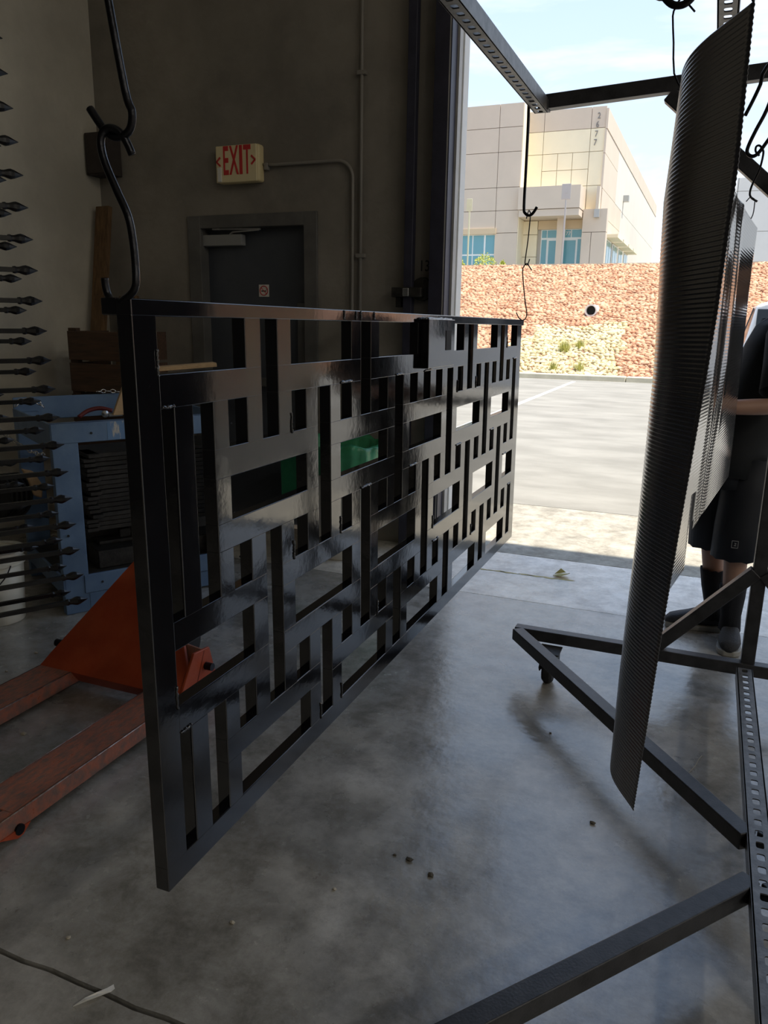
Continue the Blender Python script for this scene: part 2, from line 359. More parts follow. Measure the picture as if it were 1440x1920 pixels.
MB().box((-.152, -.088, -.108), (-.120, -.080, -.018)).build('test_panel', WHITEP, ex, bev=.003)
# conduits
def cpt(x, y, d=.02): p = at(x, y, Y=WY-d); return p
cx = at(663.5, 420, Y=WY).x; r_ = .11; cz = at(620, 303, Y=WY).z
P = [Vector((-2.875, WY-.02, cz+.005)), Vector((-2.78, WY-.02, cz)), Vector((cx-r_, WY-.02, cz))]
P += [Vector((cx-r_+r_*math.sin(t), WY-.02, cz-r_+r_*math.cos(t))) for t in [math.pi/2*k/8 for k in range(1, 9)]]+[Vector((cx, WY-.02, 0))]
cd = empty('electrical_conduit', (cx, WY, 0), 0, 'thin painted conduit bending down from the EXIT sign', 'conduit')
o = MB().tube([p-Vector((cx, WY, 0)) for p in P], .0105, 10).build('pipe', COND, cd, smooth=True)
MB().box((-.64, -.035, cz-.03), (-.615, -.002, cz+.012)).build('pipe_strap', COND, cd, bev=.002)
cd = empty('electrical_conduit', (at(680.5, 200, Y=WY).x, WY, 0), 0, 'tall straight conduit on the wall between the dark door and the door track', 'conduit')
MB().tube([(0, -.02, 0), (0, -.02, HT-.05)], .0105, 10).build('pipe', COND, cd, smooth=True)
for z in (2.97, 1.9, .8): MB().box((-.03, -.034, z-.012), (.03, 0, z+.012)).build('pipe_strap', COND, cd, bev=.002)
# vertical pole with latch
px_ = at(768, 470, Y=WY-.06).x
pl = empty('chain_guide_pole', (px_, WY-.06, 0), 0, 'dark vertical square pole with a latch left of the door track', 'pole')
MB().box((-.028, -.028, 0), (.028, .028, 5.2)).build('pole', NAVY, pl, bev=.004)
MB().box((-.10, -.05, 1.64), (.10, .05, 1.70)).box((-.09, .0, 1.58), (-.05, .058, 1.64)).build('latch_bar', DARKST, pl, bev=.005)
MB().box((-.018, -.065, 1.645), (.022, -.045, 1.695)).build('latch_pin', CHROME, pl, bev=.004)
MB().lathe([(.07, -.02), (.075, 0), (.07, .02)], (.08, .03, 1.69), 18, 'y').build('chain_wheel', DARKST, pl)
n13 = text('13', 'wall_number', .095, mat('marker_ink', (.03, .03, .03), .8), None, (-1.728, WY-.004, 1.83), (math.pi/2, 0, 0), .001, .8)
tag(n13, 'black hand-marked number 13 on the strip of wall beside the door track', 'number')
jb = empty('junction_box', (-4.2, WY, 2.62), 0, 'dark square box mounted high in the wall corner', 'box')
MB().box((-.06, -.14, -.15), (.14, 0, .13)).build('body', mat('box_black', (.045, .035, .03), .8, var=.2), jb, bev=.005)
MB().box((-.05, -.15, -.14), (.13, -.135, .12)).build('lid', mat('box_black', (0, 0, 0)), jb, bev=.003)

# ------------------------------------------------------------------ outside ground, slope, curb
g = st(empty('ground'))
SY0, SY1, SZ = 21.75, 33.6, 3.82
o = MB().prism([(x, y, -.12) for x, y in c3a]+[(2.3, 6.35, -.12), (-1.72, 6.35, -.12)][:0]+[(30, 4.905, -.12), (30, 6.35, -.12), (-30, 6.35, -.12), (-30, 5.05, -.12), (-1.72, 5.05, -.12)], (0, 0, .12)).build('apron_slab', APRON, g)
MB().box((-40, 6.36, -.12), (45, SY0-.3, 0)).build('parking_lot', ASPH, g)
for k, x in enumerate((-9.0, -6.15, -3.25, -.3, 2.6, 5.5, 8.4)):
    MB().box((x-.05, 8.5 if k != 1 else 14, 0), (x+.05, SY0-.9, .004)).build('parking_line', LINEM, g)
cb = st(empty('trim_3'))
for k in range(26):
    MB().box((-38+k*3.0, SY0-.3, -.1), (-38+k*3.0+2.99, SY0-.02, .14)).build('curb_stone', CURBM, cb, bev=.03)
sl_ = st(empty('hillside'))
MB().prism([(-40, SY0, -.2), (-40, SY0, .02), (-40, SY1, SZ-.06), (-40, 160, SZ-.06), (-40, 160, -.2)], (110, 0, 0)).build('slope_soil', SOIL, sl_)
MB().box((-40, SY1, SZ-.08), (70, SY1+.2, SZ+.02)).build('slope_kerb', CURBM, sl_)
MB().box((-40, SY1+2.5, SZ-.3), (70, 160, SZ+.0)).build('upper_paving', ASPH, sl_)

def rockmesh(seed):
    r = random.Random(seed); bm = bmesh.new(); bmesh.ops.create_icosphere(bm, subdivisions=1, radius=1)
    for v in bm.verts: v.co = v.co*r.uniform(.72, 1.18)
    V = [tuple(v.co) for v in bm.verts]; Fc = [tuple(v.index for v in f.verts) for f in bm.faces]; bm.free()
    return V, Fc
RM = [rockmesh(i) for i in range(10)]
def rock_me(i, material):
    me = bpy.data.meshes.new('rock'); me.from_pydata(RM[i][0], [], RM[i][1]); me.materials.append(material); return me
RMR = [rock_me(i, ROCKR) for i in range(10)]; RMY = [rock_me(i, ROCKY) for i in range(10)]
def buff(x, y):
    t = (y-SY0)/4.6
    n = .35*math.sin(x*2.1+y)+.3*math.sin(y*3.3-x*1.3)
    return y < SY0+4.4+n and -6.6+1.4*t+n*.5 < x < -2.2-.5*t+n*.3
rg = random.Random(5); rocks = []
for iy in range(118):
    y = SY0+.02+iy*.101
    x = -14+rg.random()*.1
    while x < 11:
        sz = rg.uniform(.058, .108)
        if abs(x-3) < 30: rocks.append((x, y+rg.uniform(-.05, .05), sz))
        x += rg.uniform(.12, .17)
def rz_(y): return (y-SY0)*(SZ-.08)/(SY1-SY0)
rocks = [q for q in rocks if not ((q[0]+3.85)**2+(q[1]-27.2)**2 < .07)]
vis = [q for q in rocks if -5.0 < q[0] < -1.45 and q[1] < SY0+3.2]
vis.sort(key=lambda q: q[1]); near = set(id(q) for q in vis[:300])
BV = {0: ([], [], 0), 1: ([], [], 0)}
acc = {0: [[], [], 0], 1: [[], [], 0]}
ang = [rg.random()*6.28 for _ in rocks]
RA = [np.array(v[0]) for v in RM]; RF = [np.array(v[1]) for v in RM]
for q, a in zip(rocks, ang):
    x, y, s = q; z = rz_(y)+s*.35; i = rg.randrange(10); yl = buff(x, y)
    sc = (s*rg.uniform(.9, 1.5), s*rg.uniform(.8, 1.2), s*rg.uniform(.55, .95)); tl = rg.uniform(.0, .7)
    if id(q) in near:
        o = bpy.data.objects.new('rock', (RMY if yl else RMR)[i]); COL.objects.link(o); o.parent = sl_
        o.location = (x, y, z); o.rotation_euler = (tl, 0, a); o.scale = sc
    else:
        V = RA[i]*np.array(sc); ct, s_t = math.cos(tl), math.sin(tl)
        V = np.stack([V[:, 0], V[:, 1]*ct-V[:, 2]*s_t, V[:, 1]*s_t+V[:, 2]*ct], 1)
        ca, sa = math.cos(a), math.sin(a)
        V = np.stack([V[:, 0]*ca-V[:, 1]*sa, V[:, 0]*sa+V[:, 1]*ca, V[:, 2]], 1)+np.array([x, y, z])
        A = acc[1 if yl else 0]; A[0].append(V); A[1].append(RF[i]+A[2]); A[2] += len(V)
for yl, M_ in ((0, ROCKR), (1, ROCKY)):
    V = np.concatenate(acc[yl][0]); Fc = np.concatenate(acc[yl][1])
    me = bpy.data.meshes.new('rock_riprap'); me.vertices.add(len(V)); me.vertices.foreach_set('co', V.ravel())
    me.loops.add(Fc.size); me.loops.foreach_set('vertex_index', Fc.ravel().astype(np.int32))
    me.polygons.add(len(Fc)); me.polygons.foreach_set('loop_start', np.arange(0, Fc.size, 3, dtype=np.int32))
    me.update(calc_edges=True); me.validate()
    # every rock its own tint
    at_ = me.attributes.new('tint', 'FLOAT', 'POINT'); at_.data.foreach_set('value', np.repeat(np.random.RandomState(3).rand(len(V)//12), 12).astype(np.float32))
    M2 = M_.copy(); M2.name = M_.name+'_mass'; me.materials.append(M2)
    nt = M2.node_tree
    for n in nt.nodes:
        if n.type == 'OBJECT_INFO':
            an = nt.nodes.new('ShaderNodeAttribute'); an.attribute_name = 'tint'
            tgt = n.outputs['Random'].links[0].to_socket; nt.links.new(an.outputs['Fac'], tgt)
    o = bpy.data.objects.new('rock_riprap', me); COL.objects.link(o); o.parent = sl_; o['kind'] = 'stuff'
    o['label'] = 'buff yellow riprap rocks at the foot of the slope' if yl else 'terracotta riprap rocks over the slope'
# drain pipe
dp = empty('drain_pipe', (-3.84, 27.45, 1.90), 0, 'white drain pipe end sticking out of the rock slope', 'pipe')
mb = MB(); n = 24
for r0, y0, r1, y1 in ((.20, 0, .20, 1.6), (.20, 0, .155, 0), (.155, 0, .155, 1.0)):
    v = [(r*math.cos(6.2832*j/n), y-.35, r*math.sin(6.2832*j/n)) for r, y in ((r0, y0), (r1, y1)) for j in range(n)]
    mb.add(v, [(j, (j+1) % n, n+(j+1) % n, n+j) for j in range(n)])
mb.build('pipe_wall', WHITEP, dp, smooth=False)
MB().lathe([(.155, -.12), (.155, -.10)], (0, 0, 0), 24, 'y').build('pipe_shade_disc', RUB, dp)  # black disc painting the shade inside the pipe
# dry tufts
def tuft(name, c, r, h, n, material, seed, label, cat):
    q = random.Random(seed); mb = MB(); c = Vector(c)
    for i in range(n):
        a = q.random()*6.28; b = Vector((math.cos(a)*r*q.random()*.4, math.sin(a)*r*.4*q.random(), 0)); t = Vector((math.cos(a)*r*q.random(), math.sin(a)*r*q.random(), h*q.uniform(.5, 1)))
        s_ = Vector((-math.sin(a), math.cos(a), 0))*.012
        mb.add([b-s_, b+s_, t], [(0, 1, 2)])
    o = mb.build(name, material); o.location = c; o['kind'] = 'thing'; return tag(o, label, cat)
TUFT = mat('dry_weed', (.42, .42, .12), .8, var=.3, scale=5)
def onslope(px, py):
    d = FW+RT*(px-720)/FPX-UP*(py-960)/FPX; k = (SZ-.08)/(SY1-SY0)
    t = (k*(-SY0)-CAMH)/(d[2]-k*d[1]); return Vector((t*d[0], t*d[1], CAMH+t*d[2]))
tuft('dry_weed', onslope(1058, 662), .35, .45, 160, TUFT, 1, 'green weed growing in the middle of the buff rocks', 'weed')
tuft('dry_weed', onslope(1087, 655), .30, .35, 120, TUFT, 2, 'yellowish weed right of the green weed in the buff rocks', 'weed')
tuft('dry_weed', onslope(1037, 697), .22, .35, 90, TUFT, 3, 'small dry weed low on the slope near the curb, left one', 'weed')
tuft('dry_weed', onslope(1086, 697), .25, .35, 90, TUFT, 4, 'dry weed low on the slope near the curb, right one', 'weed')

# ------------------------------------------------------------------ building across the lot
bd = empty('office_warehouse', (-9, 50, SZ), 0, 'cream and beige tilt-up office building numbered 2677 above the rock slope', 'building')
BO = Vector((-9, 50, SZ))
def bbox(name, a, b, material, parent=bd, bev=0):
    o = MB().box(Vector(a)-BO, Vector(b)-BO).build(name, material, parent, bev=bev, seg=1); return o
bbox('wall_core', (-30, 48.75, SZ-.1), (-11.55, 90, 13.7), JOINT)
bbox('wall_core', (-11.55, 50.12, SZ-.1), (-7.05, 90, 13.6), JOINT)
J = .014
def grid(xs, zs, y, th, material, skip=(), mats={}, name='facade_panel'):
    for i in range(len(xs)-1):
        for k in range(len(zs)-1):
            if (i, k) in skip: continue
            bbox(name, (xs[i]+J, y, zs[k]+J), (xs[i+1]-J, y+th, zs[k+1]-J), mats.get((i, k), material))
# left block, proud
Lx = [-30, -26, -22, -18.5, -15.2, -12.93, -11.53]; Lz = [SZ-.05, 6.70, 7.98, 9.28, 11.24, 12.58, 13.86]
xsL = [-26, -22, -18.4, -12.93, -11.53]
grid([-26, -22, -18.4, -15.35, -12.93, -11.53], Lz, 48.5, .24, STUC, skip=[(3, 0)])
bbox('facade_panel', (-15.32, 48.5, SZ-.05), (-15.1, 48.74, 6.66), STUC)
bbox('side_return', (-11.54, 48.53, SZ), (-11.50, 50.2, 13.83), STUCC)
# left window
wn = bbox('window', (-15.1, 48.62, SZ), (-12.87, 48.72, 6.66), ALU)
for x0, x1 in ((-15.05, -14.36), (-14.28, -13.62), (-13.5, -12.93)):
    for z0, z1 in ((SZ+.05, 5.42), (5.52, 6.6)): bbox('pane', (x0, 48.60, z0), (x1, 48.63, z1), TEAL, wn).matrix_parent_inverse = Matrix.Identity(4)
bbox('window_shade_band', (-15.2, 48.42, 6.66), (-12.85, 48.7, 6.98), TANF)  # tan box painting the soffit's shadow across the window top
# main recess
Mx = [-11.5, -10.6, -7.86, -7.02]
grid(Mx, [9.38, 11.25, 12.5, 13.66], 50, .12, STUCC, skip=[(1, 0)], mats={(0, 2): STUC, (1, 2): STUC, (2, 2): STUC})
grid([-10.6, -9.70, -8.82, -7.86], [9.38, 10.31, 11.25], 50, .12, STUCC)
grid([-11.5, -7.86], [7.5, 9.38], 50, .12, STUCC)
grid([-7.86, -7.02], [8.0, 9.38], 50, .12, STUCC)
grid([-7.86, -7.02], [SZ, 6.7, 8.0], 50, .12, STUCC)
grid([-11.6, -10.62], [SZ, 5.4, 6.7, 7.5], 49.9, .22, STUCC)
# canopy
bbox('canopy', (-11.47, 48.0, 7.93), (-7.88, 50, 9.16), STUC)
bbox('canopy_lip', (-11.42, 48.05, 7.53), (-7.90, 50, 7.90), STUC)
bbox('pillar', (-9.32, 49.2, SZ), (-8.96, 49.5, 7.6), STUC); 
# entry
bbox('entry_header', (-10.6, 49.95, 7.0), (-7.96, 50.1, 7.5), TANF)
en = bbox('entry_frame', (-10.42, 50.1, SZ), (-7.95, 50.2, 7.0), ALU)
for x0, x1, z0, z1 in ((-10.36, -10.08, 6.52, 6.94), (-10.02, -9.3, 6.52, 6.94), (-8.95, -8.62, 6.52, 6.94), (-8.55, -7.99, 6.52, 6.94),
                       (-10.36, -10.06, SZ+.05, 6.40), (-9.92, -9.3, SZ+.1, 6.34), (-9.0, -8.3, SZ+.1, 6.34), (-8.18, -7.99, SZ+.05, 6.4)):
    bbox('glass_pane', (x0, 50.07, z0), (x1, 50.11, z1), TEAL, en)
t_ = text('77', 'glass_number', .32, WHITEP, bd, Vector((-8.78, 50.06, 6.73))-BO, FACE_S, .004)
# right lower block and fin
grid([-7.86, -7.3, -6.45], [SZ, 6.7], 49.3, .7, STUC); grid([-7.86, -6.45], [6.7, 8.0], 49.3, .7, STUC)
bbox('wall_fin', (-7.15, 49.2, 7.55), (-6.98, 49.9, 9.22), STUC); bbox('wall_light', (-7.2, 49.1, 7.5), (-6.9, 49.35, 7.95), GREYB)
# side wall, X = -6.93
def side(y0, y1, z0, z1, material, x=-6.93, name='side_panel'): bbox(name, (x-.12, y0+J, z0+J), (x, y1-J, z1-J), material)
bbox('wall_core', (-8, 50.3, SZ), (-7.06, 91, 13.5), JOINT)
side(49.9, 91, 12.42, 13.52, STUC, -6.90)
for z0, z1 in ((11.12, 12.42), (9.2, 11.12)): side(49.9, 56.25, z0, z1, STUC)
side(49.9, 59.85, 7.8, 9.2, STUC); side(49.9, 59.85, 6.75, 7.8, STUC)
side(56.25, 91, 9.15, 12.42, STUCS); side(59.85, 91, SZ, 9.15, STUCS); side(49.9, 53, SZ, 6.75, STUC)
for k in range(4):
    y0 = 53.3+k*3.5; f_ = bbox('window', (-6.99, y0, SZ), (-6.90, y0+2.6, 6.72), ALU)
    for q in range(2): bbox('pane', (-6.92, y0+.12+q*1.25, SZ+.1), (-6.88, y0+1.2+q*1.25, 6.6), TEAL, f_)
    bbox('window_awning', (-6.95, y0-.2, 6.75), (-6.2, y0+2.8, 6.95), STUCC)
bbox('security_light', (-6.93, 60.6, 9.9), (-6.55, 61.1, 10.3), GREYB)
bbox('low_wall', (-6.9, 91, SZ), (12, 91.5, 6.2), STUCS)
for k, ch in enumerate('2677'):
    p = [(-7.44, 13.14), (-7.52, 12.66), (-7.60, 12.10), (-7.60, 11.70)][k]
    p = [(-7.44, 13.14), (-7.50, 12.68), (-7.53, 12.18), (-7.56, 11.72)][k]
    text(ch, 'address_digit', .47, mat('digit_grey', (.22, .21, .20), .6), bd, Vector((p[0], 49.98, p[1]))-BO, FACE_S, .02, .8)
# right hand building
b2 = empty('grey_warehouse', (6, 60, SZ), 0, 'pale grey warehouse wall at the right edge of the lot', 'building')
mb = MB().box((-5.5, 0, 0), (14, 14, 7.0)); mb.build('wall_core', JOINT, b2)
for x0, x1 in ((-5.53, -1.2), (-1.15, 3.2), (3.25, 8), (8.05, 14)):
    for z0, z1 in ((0, 1.72), (1.75, 3.75), (3.78, 6.3), (6.33, 7.15)): MB().box((x0, -.1, z0), (x1, 0, z1)).build('wall_panel', STUCG, b2)
for z0, z1 in ((0, 1.72), (1.75, 3.75), (3.78, 6.3), (6.33, 7.15)): MB().box((-5.6, -.1, z0), (-5.5, 14, z1)).build('wall_panel', STUCG, b2)
# street signs
def street_sign(name, base, h, pw, ph, material, label):
    r = empty(name, base, 0, label, 'sign')
    MB().box((-.03, -.03, -.3), (.03, .03, h)).build('post', material, r); MB().box((-pw/2, -.05, h-ph), (pw/2, -.03, h)).build('sign_back', material, r, bev=.01)
    MB().box((-.05, -.06, h-ph*.6), (.05, -.045, h-ph*.4)).build('bracket', material, r)
p0 = at(1053.5, 490, Y=34.0); street_sign('street_sign', (p0.x, 34, SZ), at(1055, 345, Y=34).z-SZ, .37, .60, GREYB, 'grey back of a square street sign on a post before the building entry')
p0 = at(876.5, 490, Y=37.0); street_sign('street_sign', (p0.x, 37, SZ), at(878, 373, Y=37).z-SZ, .28, .55, mat('faded_yellow', (.62, .62, .42), .6), 'slim faded sign post before the left office window')
# shrubs
def shrub(x0, x1, z1, y, label, seed):
    q = random.Random(seed); mb = MB(); cx_, rx = (x0+x1)/2, (x1-x0)/2; h = z1-SZ
    for i in range(900):
        t = q.random()*6.28; u = q.random()**.5; zc = q.random()
        R = rx*(.6+.4*math.sin(zc*3.0)); p = Vector((math.cos(t)*u*R, math.sin(t)*u*R, zc*h*(1-.3*u)))
        d = Vector((q.uniform(-1, 1), q.uniform(-1, 1), q.uniform(-1, 1)))*.10; e_ = Vector((q.uniform(-1, 1), q.uniform(-1, 1), q.uniform(-1, 1)))*.10
        mb.add([p, p+d, p+e_], [(0, 1, 2)])
    r = empty('shrub', (cx_, y, SZ), 0, label, 'shrub')
    o = mb.build('foliage', BUSH, r); MB().tube([(0, 0, -.1), (0, 0, h*.5)], .05, 6).build('stem', WOODD, r)
a_, b_ = at(889, 490, Y=45), at(930, 476, Y=45); shrub(a_.x-.15, b_.x+.15, b_.z+.22, 45, 'round yellow green shrub under the left office window', 1)
a_, b_ = at(850, 490, Y=45), at(872, 481, Y=45); shrub(a_.x, b_.x, b_.z, 45.3, 'yellow green shrub half hidden by the pale door jamb', 2)
a_, b_ = at(938, 490, Y=45), at(948, 487, Y=45); shrub(a_.x, b_.x, b_.z+.1, 45, 'tiny shrub between the office window and the entry', 3)

# parked vehicle at the right edge
cv = empty('parked_car', (1.9, 15.2, 0), 0, 'white car parked behind the man at the right edge', 'car')
CARW = mat('white_car_paint', (.80, .80, .80), .25, coat=.5); CARG = mat('dark_car_glass', (.05, .06, .07), .08)
prof = [(-1.5, .35), (-1.5, 1.1), (-1.42, 1.18), (-1.30, 1.82), (-1.0, 1.93), (1.6, 1.93), (2.3, 1.2), (3.1, 1.05), (3.2, .35)]
MB().prism([(x, -.9, z) for x, z in prof], (0, 1.8, 0)).build('body', CARW, cv, bev=.06, seg=3)
for x0, x1 in ((-1.28, -.75), (-.68, .3), (.4, 1.5)):
    MB().box((x0, -.915, 1.28), (x1, -.89, 1.76)).build('side_window', CARG, cv, bev=.01)
MB().prism([(-1.5, -.75, 1.2), (-1.5, .75, 1.2), (-1.34, .7, 1.78), (-1.34, -.7, 1.78)], (.02, 0, 0)).build('rear_window', CARG, cv)
for x in (-.85, 2.3):
    for y in (-.8, .8): MB().lathe([(.2, -.12), (.34, -.11), (.36, 0), (.34, .11), (.2, .12)], (x, y, .36), 20, 'y').build('wheel', RUB, cv)

# ------------------------------------------------------------------ the hanging geometric panel
PT, PR = Vector((-.7047, .8421, .614)), (-.006, -.010, .004)
u0, u1, u2, wS, uR = .051, .125, .220, .0555, 2.356
ZL = [.597, .640, .725, .772, .848, .897, .988, 1.035, 1.110, 1.159, 1.232, 1.282, 1.357, 1.407, 1.486, 1.509]
def cs(k): return u0 if k == 0 else (u1 if k == 1 else u2+.1056*(k-2))
def ce(k): return (u0+.028) if k == 0 else (cs(k)+(.052 if k == 1 else wS))
HOLES = [(0,2,13,14),(3,3,11,14),(4,6,13,14),(0,0,7,12),(1,1,7,12),(2,2,11,12),(4,4,11,12),(2,4,9,10),(5,5,7,12),(4,4,7,8),(2,2,7,8),(3,3,3,8),(0,2,5,6),(2,2,3,4),(1,1,1,4),(0,0,1,4),(2,4,1,2),(4,4,3,4),(5,5,1,4),(4,6,5,6),(7,7,11,14),(6,6,11,12),(8,10,13,14),(8,8,11,12),(9,9,7,12),(6,8,9,10),(10,10,11,12),(11,11,11,12),(12,12,11,12),(10,12,9,10),(10,10,7,8),(11,11,3,8),(12,12,7,8),(12,14,5,6),(13,13,7,12),(13,14,13,14),(14,14,11,12),(15,15,11,14),(16,18,13,14),(16,16,11,12),(17,17,7,12),(19,19,11,14),(20,21,13,14),(18,18,11,12),(20,20,11,12),(21,21,7,12),(14,16,9,10),(18,20,9,10),(14,14,7,8),(15,15,3,8),(16,16,7,8),(18,18,7,8),(19,19,3,8),(20,20,7,8),(20,21,5,6),(16,18,5,6),(20,20,3,4),(21,21,1,4),(18,18,3,4),(17,17,1,4),(16,16,3,4),(18,20,1,2),(14,14,3,4),(6,6,7,8),(8,8,7,8),(8,10,5,6),(7,7,3,8),(13,13,1,4),(14,16,1,2),(12,12,3,4),(10,10,3,4),(9,9,1,4),(8,8,3,4),(10,12,1,2),(6,6,3,4),(6,8,1,2)]
ys = [0]+[v for k in range(22) for v in (cs(k), ce(k))]+[uR]      # 46 breakpoints, hole column k occupies cell 2k+1
open_ = np.zeros((45, 15), bool)
for k, e_, lb, lt in HOLES: open_[2*k+1:2*e_+2, lb:lt] = True
pn = empty('geometric_screen_panel', PT, 0, 'large gloss black welded steel screen panel hanging at left of the rack', 'screen panel')
pn.rotation_euler = PR
TH = .0255
free = ~open_
def bar(name, i0, i1, k0, k1, dx=0):
    ex_ = .0026      # welded bars run a little into the solid bars beside them
    solid = ~open_
    a0 = ys[i0]-(ex_ if i0 > 0 and solid[i0-1, k0:k1].all() else 0); a1 = ys[i1]+(ex_ if i1 < 45 and solid[i1, k0:k1].all() else 0)
    b0 = ZL[k0]-(ex_ if k0 > 0 and solid[i0:i1, k0-1].all() else 0); b1 = ZL[k1]+(ex_ if k1 < 15 and solid[i0:i1, k1].all() else 0)
    o = MB().box((-TH, a0, b0-.6), (0, a1, b1-.6)).build(name, GLOSS, pn, bev=.0020, seg=2)
    free[i0:i1, k0:k1] = False
bar('frame_rail', 0, 45, 14, 15); bar('frame_rail', 0, 45, 0, 1); bar('frame_stile', 0, 1, 1, 14); bar('frame_stile', 44, 45, 1, 14)
while free.any():
    best = None
    for i in range(45):
        for k in range(15):
            if not free[i, k]: continue
            k1 = k
            kmax = 15; i1 = i
            while i1 < 45 and free[i1, k]:
                kk = k
                while kk < kmax and free[i1, kk]: kk += 1
                kmax = kk; i1 += 1
                L_, H_ = ys[i1]-ys[i], ZL[kmax]-ZL[k]
                lng, sht = max(L_, H_), min(L_, H_)
                sc = lng*(1.7 if L_ > H_ else 1)-8*max(0, sht-.06)
                if best is None or sc > best[0]: best = (sc, i, i1, k, kmax, L_ > H_)
    _, i, i1, k, k1, hor = best
    bar('cross_bar' if hor else 'upright_bar', i, i1, k, k1)
# weld beads at a few joints
rw = random.Random(8)
def bead(name, y, z0, z1, vert=True):
    n_ = 14; P = []
    for t in range(n_):
        f = t/(n_-1); d = rw.uniform(-.0015, .0015)
        P.append((.0005, y+d, z0+(z1-z0)*f-.6) if vert else (.0005, z0+(z1-z0)*f, y+d-.6))
    return MB().tube(P, [rw.uniform(.0018, .0032) for _ in P], 6).build('weld_bead', GLOSS, pn, smooth=True)
for k, e_, lb, lt in HOLES[::3]:
    bead('w', cs(k)-.004, ZL[lb]-.003, ZL[lb]+.035) if rw.random() < .5 else bead('w', ZL[lt]+.003, cs(k), ce(k), False)
for y in (.66, .72, .745, .82): bead('w', y, 1.49, 1.507)
# lock box plate
ya, yb, za, zb = ce(10)+.02, cs(13)-.01, ZL[12]+.01, 1.497
LB = MB().box((0, ya, za-.6), (.022, yb, zb-.6)).build('lock_box', GLOSS, pn, bev=.002)
MB().box((.018, yb-.085, za-.6+.045), (.0235, yb-.035, zb-.6-.03)).build('slot_shade_block', RUB, LB, bev=.001)  # black block painting the dark of the slot, nothing is cut in
MB().tube([(.012, ya+.004+(yb-ya-.01)*t/12, zb-.6+rw.uniform(-.001, .002)) for t in range(13)], [rw.uniform(.003, .005) for _ in range(13)], 6).build('weld_bead', GLOSS, LB, smooth=True)
# hanging tabs
MB().box((-.052, .002, .887), (-TH, .030, .910)).build('mounting_tab', GLOSS, pn, bev=.002)
MB().box((-.02, uR, .885), (.0, uR+.035, .908)).build('mounting_tab', GLOSS, pn, bev=.002)

# ------------------------------------------------------------------ hooks that carry the panel
def hook(name, pts, r, label, cat='hook', material=STEEL, sm=5, group=None):
    P = [Vector(p) for p in pts]; c = P[0].copy()
    o = MB().tube(smoothpts([p-c for p in P], sm), r, 10).build(name, material, smooth=True); o.location = c
    return tag(o, label, cat, group)
hy = .862
bz = 2.27
hook('long_rod_hook', [(-.78, hy, bz+.03), (-.775, hy, bz+.075), (-.74, hy, bz+.085), (-.70, hy, bz+.075)][::-1]+[(-.80, hy, bz-.02), (-.765, hy, 2.10), (-.735, hy, 1.90), (-.714, hy, 1.775), (-.705, hy, 1.748), (-.712, hy, 1.727), (-.735, hy, 1.722), (-.752, hy, 1.733), (-.772, hy, 1.758)],
     .0052, 'long steel rod hook dropping from the strut at upper left')
q = [(248, 290), (236, 264), (222, 246), (205, 240), (193, 248), (189, 270), (197, 305), (218, 355), (240, 405), (249, 450), (254, 500), (253, 540), (244, 562), (228, 568), (215, 556), (209, 538), (207, 521)]
dy = [.012, .008, .004, 0, -.002, -.004, -.004, -.004, -.004, -.004, -.006, -.01, -.006, .004, .012, .012, .012]
hook('s_hook', [at(x, y, Y=hy+d-.006)+Vector((-.01 if i > 11 else 0, 0, 0)) for i, ((x, y), d) in enumerate(zip(q, dy))], .0052,
     'large bent steel hook holding the near top corner of the screen panel')
Yr = 3.14
top = at(990, 203, Y=Yr)
hook('long_rod_hook', [at(x, y, Y=Yr) for x, y in ((991.5, 196), (990, 240), (986, 320), (982.5, 388), (985, 400), (992, 404), (999, 400), (1007, 388))], .0055,
     'straight steel rod hook hanging from the far end of the strut', sm=4)
Yr = 3.17
hook('wire_s_hook', [at(x, y, Y=Yr+d) for x, y, d in ((987, 410, .01), (989, 402, .006), (991.5, 395, 0), (994, 398, -.004), (994.5, 405, 0), (990, 450, 0), (984.5, 490, 0), (986, 496, 0), (989.5, 496, .004), (993, 486, .01))], .0022,
     'thin wire hook linking the rod hook to the lower wire', sm=4)
hook('wire_s_hook', [at(x, y, Y=Yr+d) for x, y, d in ((997, 507, .01), (992, 499, .006), (988, 494, 0), (982, 500, 0), (980, 512, 0), (984, 560, 0), (987.5, 585, 0), (986, 596, 0), (980, 600.5, .01), (973, 596, .02), (968, 586, .02))], .0022,
     'thin wire hook holding the far top corner of the screen panel', sm=4)

